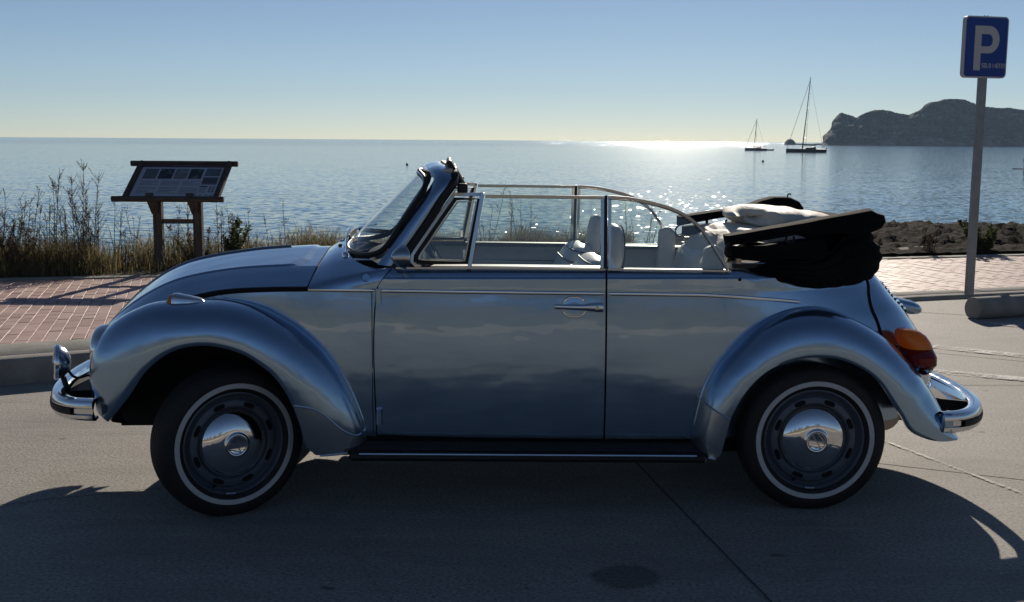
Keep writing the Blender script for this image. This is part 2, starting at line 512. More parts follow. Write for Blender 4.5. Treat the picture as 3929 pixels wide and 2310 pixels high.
ln2 = n.new('ShaderNodeVectorMath', operation='LENGTH'); n.link(w2, ln2.inputs[0])
steep = scl(w2, n.math('MULTIPLY', ln2.outputs['Value'], 2.3))          # mostly calm, a few steep ripples
tot = n.vmath('ADD', n.vmath('ADD', scl(w1, 0.10), steep), scl(w3, 0.045))
tot = scl(tot, amp)
tot = n.vmath('MULTIPLY', tot, (1.0, 1.0, 0.0))
nv = n.vmath('NORMALIZE', n.vmath('ADD', tot, (0, 0, 1.0)))
n.link(nv, n.b.inputs['Normal'])
M['sea'] = m

# ------------------------------------------------------------------ ground
KX = [-120, -40, -12, -6, -3.23, -2.92, 0, 2, 3.98, 4.61, 8, 14, 40, 120]
KY = [-40, -8, 3.0, 5.75, 7.10, 7.26, 8.95, 10.15, 11.28, 11.50, 12.6, 14.3, 21, 42]
EX = [-120, -40, -12, -5.05, -3.6, 0, 4.62, 7.03, 14, 40, 120]
EY = [-36, -2, 8.9, 11.25, 11.65, 13.05, 15.05, 15.75, 17.7, 25, 47]
Kc, Ec = F1(KX, KY), F1(EX, EY)
zp = F1([-200, -1, 0.6, 3.0, 200], [0.16, 0.16, 0.15, 0.035, 0.035])
xs = np.unique(np.r_[np.linspace(-120, 120, 61), np.linspace(-9, 10, 60)])
G = np.array([[(x, y0 + (float(Kc(x)) + 0.35 - y0) * k, 0.0) for k in (0, 0.5, 0.8, 0.9, 0.95, 1.0)] for x in xs for y0 in (-260,)])
ground = B().grid(G).build('car_park_ground', M['ground'], recalc=False)
tag(ground, kind='structure')
if ground.data.polygons[0].normal.z < 0: ground.data.flip_normals()


def strip(name, pts, wd, z, mt, parent=None, n_=None, jit=0.0):
    P = np.array(pts, float)
    if n_: P = spl(P, n_)
    V = []
    for i in range(len(P)):
        T = nrm(np.r_[P[min(i + 1, len(P) - 1)] - P[max(i - 1, 0)], 0]); S_ = np.array([-T[1], T[0]])
        j = jit * (rng.random() - 0.5)
        V.append([(*(P[i] + S_ * (wd / 2 + j)), z), (*(P[i] - S_ * (wd / 2 - j)), z)])
    o = B().grid(np.array(V)).build(name, M[mt], parent, smooth=False, recalc=False)
    if o.data.polygons[0].normal.z < 0: o.data.flip_normals()
    return o


strip('slab_joint', [(0.45, 6.5), (0.57, 5.71), (0.73, 4.7), (0.89, 3.74), (1.05, 2.6)], 0.007, 0.004, 'jointdark', ground, 40, 0.003)
strip('slab_joint', [(-1.05, 5.4), (-0.86, 4.89), (-0.41, 3.72), (-0.05, 2.8)], 0.006, 0.004, 'jointpale', ground, 40, 0.003)
strip('slab_joint', [(1.55, 5.58), (1.84, 5.45), (2.40, 5.20), (3.4, 4.75)], 0.010, 0.004, 'jointpale', ground, 40, 0.005)
strip('slab_joint', [(1.80, 6.35), (2.0, 5.79), (2.30, 4.96), (2.62, 4.1)], 0.022, 0.005, 'wornwhite', ground, 40, 0.006)
strip('ground_crack', [(-2.9, 4.42), (-2.5, 4.60), (-2.18, 4.72), (-1.98, 4.81), (-1.79, 4.88), (-1.4, 5.05)], 0.006, 0.004, 'jointdark', ground, 60, 0.012)
strip('ground_crack', [(3.30, 10.72), (3.62, 10.62), (3.95, 10.45), (4.2, 10.36)], 0.014, 0.004, 'jointdark', ground, 30, 0.012)
strip('slab_joint', [(2.55, 8.9), (3.2, 8.45), (4.4, 7.75), (6.0, 6.9)], 0.012, 0.004, 'jointpale', ground, 40, 0.008)
strip('slab_joint', [(2.3, 7.35), (3.05, 7.30), (4.5, 7.5), (6, 7.8)], 0.008, 0.004, 'jointdark', ground, 40, 0.005)
# worn parking marks
strip('painted_line', [(3.25, 8.72), (3.8, 8.33), (5.2, 7.55)], 0.16, 0.006, 'wornwhite', ground, 12)
strip('painted_line', [(4.10, 9.92), (4.9, 9.35), (6.3, 8.5)], 0.13, 0.006, 'wornwhite', ground, 12)
strip('painted_line', [(2.6, 7.9), (3.3, 7.55), (4.6, 6.9)], 0.14, 0.006, 'wornwhite', ground, 12)

# ------------------------------------------------------------------ kerb and promenade
kerb = empty('kerb'); tag(kerb, kind='structure')
prom = empty('promenade'); tag(prom, kind='structure')


def kpt(x, d):
    """point d metres behind the kerb face at x"""
    e = 0.01; T = nrm(np.array([2 * e, float(Kc(x + e)) - float(Kc(x - e))])); S_ = np.array([-T[1], T[0]])
    return np.array([x, float(Kc(x))]) + S_ * d


x = -11.0; kx = []
while x < 14: kx.append(x); x += 0.92
for i in range(len(kx) - 1):
    xa, xb = kx[i] + 0.004, kx[i + 1] - 0.004
    G = []
    dz = (rng.random() - 0.5) * 0.004
    for xx in np.linspace(xa, xb, 4):
        zt = float(zp(xx)) + 0.004 + dz
        G.append([(*kpt(xx, 0.0), -0.05), (*kpt(xx, 0.004), zt - 0.03), (*kpt(xx, 0.014), zt - 0.010), (*kpt(xx, 0.035), zt), (*kpt(xx, 0.135), zt), (*kpt(xx, 0.139), zt - 0.06)])
    G = np.array(G); a0 = G[0].mean(axis=0); a1_ = G[-1].mean(axis=0)
    b_ = B().grid(G); nn_ = G.shape[1]
    b_.add(G[0], [tuple(range(nn_))]); b_.add(G[-1], [tuple(range(nn_))[::-1]])
    b_.build('kerb_stone', M['kerb'], kerb, angle=50)
    G = []
    dz = (rng.random() - 0.5) * 0.005
    for xx in np.linspace(xa + 0.3, xb + 0.3, 4):
        zt = float(zp(xx)) + 0.003 + dz
        wd = 0.62 if xx < 0 else 0.62 - 0.22 * min(1, xx / 3)
        G.append([(*kpt(xx, 0.150), zt - 0.06), (*kpt(xx, 0.152), zt - 0.006), (*kpt(xx, 0.160), zt), (*kpt(xx, wd), zt), (*kpt(xx, wd + 0.003), zt - 0.06)])
    G = np.array(G); b_ = B().grid(G); nn_ = G.shape[1]
    b_.add(G[0], [tuple(range(nn_))]); b_.add(G[-1], [tuple(range(nn_))[::-1]])
    b_.build('edging_slab', M['kerb2'], kerb, angle=50)

xs = np.linspace(-40, 40, 90)
bed = B().grid(np.array([[(x, float(Kc(x)) + 0.03 + (float(Ec(x)) - float(Kc(x)) + 0.1) * k, float(zp(x)) - 0.014) for k in np.linspace(0, 1, 6)] for x in xs])).build('paving_bed', M['bed'], prom, recalc=False)
if bed.data.polygons[0].normal.z < 0: bed.data.flip_normals()
# far edging
G = []
for x in np.linspace(-14, 18, 60):
    e = 0.01; T = nrm(np.array([2 * e, float(Ec(x + e)) - float(Ec(x - e))])); S_ = np.array([-T[1], T[0]]); p = np.array([x, float(Ec(x))]); z = float(zp(x)) + 0.012
    G.append([(*(p - S_ * 0.10), z - 0.06), (*(p - S_ * 0.10), z), (*(p + S_ * 0.06), z), (*(p + S_ * 0.06), z - 0.25)])
B().grid(np.array(G)).build('back_edging', M['kerb2'], prom, smooth=False)

# pavers: rows run across the promenade, each laid as its own piece
PA, PB, JT = 0.092, 0.190, 0.004
ang = R(16.0); ca, sa_ = math.cos(ang), math.sin(ang)
sites = []
for r_ in range(-140, 180):
    off = (0.5 if r_ % 2 else 0.0) * PB + 0.02 * math.sin(r_ * 1.7)
    for c_ in range(-30, 85):
        a, b_ = r_ * PA, c_ * PB + off
        x, y = a * ca - b_ * sa_, 9.0 + a * sa_ + b_ * ca
        if not -9 < x < 12: continue
        kd = (y - float(Kc(x))) * 0.88; edd = (float(Ec(x)) - y) * 0.95
        lim = 0.54 if x < 0 else 0.54 - 0.22 * min(1, x / 3)
        if kd > lim and edd > 0.06: sites.append((x, y))
pv = B().box((0, 0, -0.03), (PA - JT, PB - JT, 0.06)).build('paver', M['paver'], None, smooth=False, bevel=0.004, seg=1)
pmesh = pv.data; bpy.data.objects.remove(pv)
# bevel once into the shared mesh
bm = bmesh.new(); bm.from_mesh(pmesh)
bmesh.ops.bevel(bm, geom=[e for e in bm.edges if all(v.co.z > -0.01 for v in e.verts)], offset=0.0015, segments=1, affect='EDGES')
bmesh.ops.delete(bm, geom=[f for f in bm.faces if f.normal.z < -0.9], context='FACES')
bm.to_mesh(pmesh); bm.free()
vis = [s_ for s_ in sites if -0.50 * s_[1] < s_[0] < -0.27 * s_[1] - 0.02 and s_[1] < 12]
visR = [s_ for s_ in sites if 0.335 * s_[1] < s_[0] < 0.455 * s_[1]]
vis.sort(key=lambda s_: s_[0] ** 2 + s_[1] ** 2); visR.sort(key=lambda s_: s_[0] ** 2 + s_[1] ** 2)
single = set(vis[:230] + visR[:68])
PV = np.array([v.co for v in pmesh.vertices]); PF = [tuple(p.vertices) for p in pmesh.polygons]
rest = B()
for (x, y) in sites:
    z = float(zp(x)) + rng.uniform(-0.0035, 0.0015); rz = ang + rng.uniform(-0.012, 0.012)
    tx, ty = rng.uniform(-0.008, 0.008), rng.uniform(-0.008, 0.008)
    if (x, y) in single:
        o = bpy.data.objects.new('paver', pmesh); COL.objects.link(o); o.parent = prom
        o.location = (x, y, z); o.rotation_euler = (tx, ty, rz)
    else:
        Rm = np.array((Matrix.Rotation(rz, 3, 'Z') @ Matrix.Rotation(ty, 3, 'Y') @ Matrix.Rotation(tx, 3, 'X')))
        rest.add(PV @ Rm.T + np.array([x, y, z]), PF)
o = rest.build('paver_field', M['paver'], prom, smooth=False, recalc=False); tag(o, kind='stuff')

# ------------------------------------------------------------------ bank, rocks, sea
G = []
for x in np.linspace(-60, 60, 160):
    row = []
    for d in (0.03, 0.3, 0.8, 1.6, 2.6, 4, 6, 9, 13, 18):
        y = float(Ec(x)) + d
        base = np.interp(d, [0, 0.8, 1.8, 4, 7, 10, 18], [0.0, 0.02, -0.05, -0.45, -0.95, -1.35, -2.2])
        row.append((x, y, float(zp(x)) - 0.01 + base + (0.10 * noise.noise(Vector((x * 0.9, y * 0.9, 0))) if d > 0.4 else 0)))
    G.append(row)
bank = B().grid(np.array(G)).build('shore_bank', M['soil'], recalc=False); tag(bank, kind='structure')
if bank.data.polygons[0].normal.z < 0: bank.data.flip_normals()

G = []
for x in np.linspace(1.5, 26, 330):
    row = []
    for k in np.linspace(0, 1, 80):
        d = 0.12 + 10.5 * k ** 1.3
        y = float(Ec(x)) + d
        prof_ = np.interp(d, [0, 0.5, 1.5, 3.0, 4.6, 6.0, 7.5, 10.6], [0.035, 0.055, 0.075, 0.085, 0.06, -0.06, -0.75, -1.9])
        p3 = Vector((x * 1.1, y * 1.1, 0.3))
        a = noise.ridged_multi_fractal(p3 * 1.3, 0.85, 2.1, 7, 1.0, 2.0)
        b_ = noise.fractal(Vector((x * 6, y * 6, 1.0)), 0.7, 2.0, 5)
        c_ = noise.noise(Vector((x * 0.5, y * 0.5, 4.0)))
        e = min(1, 0.12 + d / 1.4)
        fade = min(1, (x - 1.5) / 1.6)
        z = float(zp(x)) + prof_ + e * ((a - 1.2) * 0.065 + b_ * 0.07 + c_ * 0.07)
        row.append((x + 0.04 * b_, y + 0.05 * c_, z - (1 - fade) * 0.8))
    G.append(row)
rk = B().grid(np.array(G)).build('rock_ledge', M['rock'], recalc=False, angle=50); tag(rk, kind='structure')
if rk.data.polygons[500].normal.z < 0: rk.data.flip_normals()

G = np.array([[(sx_ * k, y, -1.0) for sx_ in np.linspace(-1, 1, 9)] for y, k in ((-200 + 210, 600), (60, 900), (400, 3000), (3000, 12000), (12000, 30000), (45000, 60000))])
sea = B().grid(G).build('sea', M['sea'], recalc=False); tag(sea, kind='structure')
if sea.data.polygons[0].normal.z < 0: sea.data.flip_normals()

# headland
RIDGE = [(262, -3), (272, -2.0), (277.1, -0.2), (280.5, 5.6), (281.3, 9.7), (282.8, 11.8), (286.9, 14.4), (288.2, 20.1), (288.8, 24.3), (291.5, 26.9), (294.3, 28.4), (296.8, 27.2), (301.5, 25.9), (304.7, 24.9), (307.4, 23.6), (309.9, 25.4), (317.1, 28.6), (323.2, 30.5), (329.5, 30.9), (336.8, 30.0), (343.2, 28.2), (348.5, 27.7), (353.8, 26.4), (360.9, 29.4), (365.0, 30.9), (367.9, 35.6), (373.0, 37.7), (379.2, 38.5), (384.3, 40.3), (391.6, 40.9), (402.0, 40.6), (407.3, 38.9), (413.8, 36.2), (422.2, 34.4), (431.7, 33.2), (438.0, 32.9), (443.1, 33.6), (446.3, 33.0), (456.9, 31.5), (480, 30), (520, 27), (600, 22), (700, 12)]
rx, rz_ = np.array(RIDGE).T
G = []
for x in np.unique(np.r_[np.linspace(262, 300, 90), np.linspace(300, 470, 220), np.linspace(470, 700, 50)]):
    h = float(np.interp(x, rx, rz_)); row = []
    for k in np.linspace(0, 1, 44):
        # foot of the cliff, face, ridge, back slope
        y = np.interp(k, [0, 0.12, 0.72, 1.0], [995, 1003, 1040, 1130])
        f = np.interp(k, [0, 0.10, 0.2, 0.4, 0.72, 0.85, 1.0], [-0.15, 0.0, 0.35, 0.68, 1.0, 0.85, -0.2])
        z = h * f if h > 0 else h
        nz = noise.fractal(Vector((x * 0.10, y * 0.10, z * 0.10)), 0.7, 2.0, 7)
        g2 = noise.ridged_multi_fractal(Vector((x * 0.075, z * 0.10, 2.0)), 0.9, 2.0, 5, 1.0, 2.0)
        amp = min(1, max(h, 0) / 8) * (1 if 0.12 < k < 0.68 else 0.12)
        row.append((x * y / 1040 + amp * nz * 2.0, y + amp * (g2 - 1.0) * 11, -1.2 + (z + 1.2 if z > -1.2 else z) + amp * nz * 2.2 + (0.5 * noise.noise(Vector((x * 0.7, 0, 0))) if 0.68 < k < 0.76 and h > 20 else 0)))
    G.append(row)
cl_ = B().grid(np.array(G)).build('headland', M['cliff'], recalc=False, angle=60); tag(cl_, kind='structure')
if np.mean([p.normal.z for p in cl_.data.polygons]) < 0: cl_.data.flip_normals()
# rocky islet off the point
IS = [(257.5, -1.5), (258.6, -0.1), (259.7, 2.3), (261.2, 4.3), (262.9, 4.8), (265.1, 4.3), (266.6, 2.3), (267.1, 0.7), (272.5, 0.5), (283.6, 0.2), (290, 0.7), (292.4, 0.6), (294, -1.5)]
ix, iz = np.array(IS).T
G = []
for x in np.linspace(257.5, 294, 90):
    h = float(np.interp(x, ix, iz)) + 1.0
    G.append([(x, 1100 + 9 * math.cos(t) * (0.4 + 0.6 * min(1, max(h, 0) / 4)), -1.2 + max(h, 0) * max(0, math.sin(t)) ** 0.6 + 0.25 * noise.noise(Vector((x, 3 * t, 0)))) for t in np.linspace(0, math.pi, 16)])
il = B().grid(np.array(G)).build('rock_islet', M['cliff'], recalc=False); tag(il, kind='structure')
# ------------------------------------------------------------------ the car
# car space: u rearwards from the front axle, v towards the car's left (driver's) side, w up
CAR = empty('convertible_car', (-1.176, 5.345, 0.0), R(3.284))
tag(CAR, 'pale metallic blue vintage convertible with its black soft top folded down', 'car')

hw = F1([-0.75, -0.5, -0.3, 0.0, 0.3, 0.57, 1.0, 1.54, 2.0, 2.2], [0.40, 0.44, 0.49, 0.565, 0.612, 0.637, 0.648, 0.648, 0.640, 0.63])


def prof(w):
    w = np.asarray(w, float)
    hi = np.clip(w, 0.6, 0.922) - 0.6
    p = -0.21 * hi ** 2 - 0.125 * np.clip(0.6 - w, 0, 1) ** 2
    p = p - 0.03 * np.clip(w - 0.934, 0, 0.048)
    sh = np.clip((w - 0.984) / 0.036, 0, 1)
    return p - 0.006 * np.clip((w - 0.980) / 0.005, 0, 1) - 0.020 * sh ** 1.4


def vside(u, w): return hw(u) + prof(w)


WROWS = np.unique(np.r_[np.linspace(0, 0.90, 26), np.linspace(0.90, 1.0, 26)])


def side_panel(name, ulo, uhi, wlo, whi, nu, matn, parent, side, nw=None, vfun=vside, solid=0.0):
    """ulo(w), uhi(w), wlo(u), whi(u): limits; built as a grid with a folded-in edge"""
    tw = WROWS if nw is None else np.linspace(0, 1, nw)
    P = []
    for t in np.linspace(0, 1, nu):
        row = []
        for k in tw:
            w = 0.6
            u = 1.0
            for _ in range(4):
                u = ulo(w) + (uhi(w) - ulo(w)) * t
                w = wlo(u) + (whi(u) - wlo(u)) * k
            row.append((u, float(vfun(u, w)), w))
        P.append(row)
    P = np.array(P)
    # fold the rim inwards so the sheet shows an edge at its gaps
    Q = np.zeros((P.shape[0] + 2, P.shape[1] + 2, 3)); Q[1:-1, 1:-1] = P
    Q[0, 1:-1] = P[0]; Q[-1, 1:-1] = P[-1]; Q[1:-1, 0] = P[:, 0]; Q[1:-1, -1] = P[:, -1]
    for a, b_, c, d in ((0, 0, 0, 0), (0, -1, 0, -1), (-1, 0, -1, 0), (-1, -1, -1, -1)): Q[a, b_] = P[c, d]
    for sl in (Q[0], Q[-1]): sl[:, 1] -= 0.012
    Q[1:-1, 0, 1] -= 0.012; Q[1:-1, -1, 1] -= 0.012
    return B().grid(Q).build(name, M[matn], parent, True, side, angle=50)


mould = F1([-0.20, -0.133, -0.063, 0.017, 0.097, 0.204, 0.312, 0.565, 1.0, 1.535, 1.80, 1.955, 2.067, 2.18, 2.292, 2.40],
           [0.888, 0.901, 0.912, 0.922, 0.927, 0.930, 0.931, 0.930, 0.9245, 0.917, 0.913, 0.910, 0.904, 0.895, 0.885, 0.872])
belt = F1([0.5, 0.95, 1.46, 1.85, 2.07, 2.14, 2.2, 2.3], [1.021, 1.021, 1.016, 1.012, 1.008, 1.006, 0.99, 0.985])


def trim(name, u0, u1, side, parent, r=0.0078, mt='chrome', n=40):
    us = np.linspace(u0, u1, n)
    w = mould(us)
    P = np.c_[us, [vbody(a, b_) for a, b_ in zip(us, w)], w]
    P[:, 1] += 0.0025
    sc = np.ones(n); sc[0] = sc[-1] = 0.5
    return B().sweep([(r * 0.7 * math.cos(t), r * math.sin(t)) for t in np.linspace(0, 2 * math.pi, 8, endpoint=False)], P, scale=sc).build(name, M[mt], parent, True, side)


# rear body: slices at height w, wrapped round the back
ue = F1([0.25, 0.42, 0.5, 0.6, 0.67, 0.711, 0.754, 0.804, 0.842, 0.885, 0.928, 0.975, 1.05, 1.2],
        [3.10, 3.16, 3.155, 3.125, 3.095, 3.072, 3.040, 3.000, 2.960, 2.922, 2.882, 2.838, 2.76, 2.70])
RB0 = 1.95


def rear_pt(th, w, off=0.0):
    c, s_ = math.cos(th), math.sin(th)
    vm = float(vside(RB0, w)); L = float(ue(w)) - RB0
    b_ = 0.66
    p = np.array([RB0 + L * s_, vm * max(c, 0) ** b_, w])
    if off:
        e = 1e-3
        t1 = rear_pt(th + e, w) - rear_pt(th - e, w) if th < 1.5 else np.array([0, -1.0, 0])
        t2 = rear_pt(th, w + e) - rear_pt(th, w - e)
        nn = np.cross(t1, t2); nn = nrm(nn)
        if nn[0] + nn[1] < 0: nn = -nn
        p = p + nn * off
    return p


def vbody(u, w):
    """half width of the body anywhere"""
    if u <= RB0: return float(vside(u, w))
    L = float(ue(w)) - RB0
    s_ = min((u - RB0) / L, 1.0)
    return float(vside(RB0, w)) * (1 - s_ * s_) ** 0.33


# --- fender outlines (u, w) read from the side
FF_LIP = [(0.343, 0.261), (0.317, 0.275), (0.293, 0.300), (0.281, 0.344), (0.274, 0.382), (0.256, 0.442), (0.231, 0.508), (0.201, 0.562), (0.165, 0.611), (0.114, 0.654), (0.062, 0.689), (0.011, 0.711), (-0.046, 0.727), (-0.103, 0.734), (-0.155, 0.732), (-0.207, 0.723), (-0.264, 0.699), (-0.317, 0.662), (-0.366, 0.614), (-0.409, 0.552), (-0.448, 0.501), (-0.491, 0.448), (-0.535, 0.395)]
FF_SEAM = [(0.523, 0.262), (0.519, 0.323), (0.515, 0.358), (0.499, 0.414), (0.477, 0.471), (0.451, 0.527), (0.419, 0.583), (0.381, 0.639), (0.339, 0.69), (0.291, 0.734), (0.238, 0.776), (0.179, 0.812), (0.121, 0.841), (0.057, 0.864), (-0.002, 0.876), (-0.066, 0.881), (-0.140, 0.875), (-0.25, 0.852), (-0.36, 0.815), (-0.46, 0.765), (-0.545, 0.69), (-0.595, 0.58), (-0.60, 0.45)]
RF_SEAM = [(1.935, 0.235), (1.927, 0.269), (1.931, 0.332), (1.946, 0.41), (1.956, 0.459), (1.971, 0.51), (1.998, 0.567), (2.03, 0.619), (2.069, 0.664), (2.123, 0.72), (2.145, 0.74), (2.2, 0.783), (2.256, 0.813), (2.312, 0.834), (2.373, 0.846), (2.436, 0.849), (2.498, 0.842), (2.58, 0.815), (2.68, 0.765), (2.78, 0.695), (2.88, 0.605), (2.97, 0.505), (3.05, 0.40), (3.10, 0.33), (3.115, 0.298)]
RF_LIP = [(1.995, 0.232), (2.012, 0.24), (2.019, 0.256), (2.031, 0.312), (2.043, 0.368), (2.053, 0.412), (2.063, 0.435), (2.084, 0.479), (2.115, 0.529), (2.157, 0.578), (2.205, 0.617), (2.259, 0.644), (2.314, 0.663), (2.368, 0.673), (2.424, 0.675), (2.479, 0.671), (2.535, 0.657), (2.592, 0.632), (2.638, 0.604), (2.678, 0.57), (2.708, 0.534), (2.738, 0.491), (2.769, 0.446), (2.799, 0.401), (2.83, 0.356), (2.871, 0.33), (2.917, 0.31), (2.963, 0.296), (3.01, 0.288), (3.06, 0.286)]


class Fender:
    def __init__(s, seam, lip, lipv, rise, k1, k2, n=64, m=26, front=True):
        A = spl(seam, n); L = spl(lip, n)
        tt = np.linspace(0, 1, n)
        if front: va = np.array([float(hw(u) + prof(min(w, 0.92))) for u, w in A]) - 0.006
        else: va = np.array([vbody(u, w) for u, w in A]) - 0.006
        lv = lipv(tt); rs = rise(tt); K1 = k1(tt); K2 = k2(tt)
        rows = []
        for i in range(n):
            a = np.array([A[i, 0], va[i], A[i, 1]]); l = np.array([L[i, 0], lv[i], L[i, 1]])
            d = np.array([a[0] - l[0], 0, a[2] - l[2]]); ln = np.linalg.norm(d); d = d / ln
            b1 = a + d * rs[i] + np.array([0, (lv[i] - va[i]) * K1[i], 0])
            b2 = l + d * ln * K2[i] + np.array([0, 0.004, 0])
            t = np.linspace(0, 1, m)[:, None]
            row = (1 - t) ** 3 * a + 3 * (1 - t) ** 2 * t * b1 + 3 * (1 - t) * t * t * b2 + t ** 3 * l
            rows.append(row)
        s.P = np.array(rows); s.n = n; s.m = m
        du = np.gradient(s.P, axis=0); dv = np.gradient(s.P, axis=1)
        nn = np.cross(du, dv); nn /= np.linalg.norm(nn, axis=2, keepdims=True)
        flip = np.sign((nn * np.array([0, 1.0, 0])).sum(axis=2).mean())
        s.Nn = nn * flip

    def at(s, a, b_, off=0.0):
        """a along, b across, both 0..1"""
        x, y = a * (s.n - 1), b_ * (s.m - 1)
        i, j = min(int(x), s.n - 2), min(int(y), s.m - 2)
        fx, fy = x - i, y - j
        g = lambda Q: (Q[i, j] * (1 - fx) * (1 - fy) + Q[i + 1, j] * fx * (1 - fy) + Q[i, j + 1] * (1 - fx) * fy + Q[i + 1, j + 1] * fx * fy)
        return g(s.P) + nrm(g(s.Nn)) * off

    def full(s):
        """surface with the rolled-in lip"""
        L = s.P[:, -1]; c = L.mean(axis=0)
        e1 = L + (s.P[:, -1] - s.P[:, -3]) * 0.25 + np.array([0, -0.006, 0])
        e2 = e1 + np.array([0, -0.018, 0])
        e3 = s.P[:, -3] + np.array([0, -0.022, 0])
        return np.concatenate([s.P, e1[:, None], e2[:, None], e3[:, None]], axis=1)


FF = Fender(FF_SEAM, FF_LIP,
            F1([0, 0.06, 0.2, 0.5, 0.8, 0.93, 1], [0.755, 0.77, 0.785, 0.79, 0.785, 0.745, 0.69]),
            F1([0, 0.15, 0.45, 0.6, 0.72, 0.85, 1], [0.002, 0.012, 0.030, 0.065, 0.150, 0.130, 0.02]),
            F1([0, 0.2, 0.5, 1], [0.55, 0.62, 0.70, 0.80]),
            F1([0, 0.2, 0.5, 0.8, 1], [0.45, 0.58, 0.72, 1.0, 0.9]), front=True)
RF = Fender(RF_SEAM, RF_LIP,
            F1([0, 0.06, 0.3, 0.6, 0.85, 0.95, 1], [0.765, 0.775, 0.788, 0.788, 0.77, 0.735, 0.70]),
            F1([0, 0.15, 0.45, 0.6, 0.75, 0.9, 1], [0.002, 0.010, 0.022, 0.035, 0.04, 0.025, 0.01]),
            F1([0, 0.2, 0.5, 1], [0.60, 0.66, 0.72, 0.78]),
            F1([0, 0.2, 0.5, 0.8, 1], [0.5, 0.62, 0.72, 0.70, 0.5]), front=False)

door_u0 = F1([0.2, 0.93, 0.947, 0.985, 1.03], [0.574, 0.577, 0.581, 0.606, 0.648])
pan_u1 = F1([0.2, 0.93, 0.947, 0.985, 1.03], [0.5685, 0.5715, 0.5755, 0.600, 0.640])
door_u1 = lambda w: 1.5375
quart_u0 = lambda w: 1.5455
sill_w = F1([0.4, 0.575, 0.962, 1.539, 1.95], [0.318, 0.314, 0.302, 0.290, 0.284])
hood_edge = F1([-0.66, -0.62, -0.56, -0.45, -0.315, -0.183, -0.107, -0.025, 0.056, 0.138, 0.29],
               [0.50, 0.60, 0.69, 0.79, 0.862, 0.903, 0.920, 0.931, 0.937, 0.941, 0.943])
ff_seam_w = F1(*zip(*sorted([(u, w) for u, w in FF_SEAM[1:18]])))

WIN_V = lambda w: 0.603 - 0.13 * (w - 1.02)

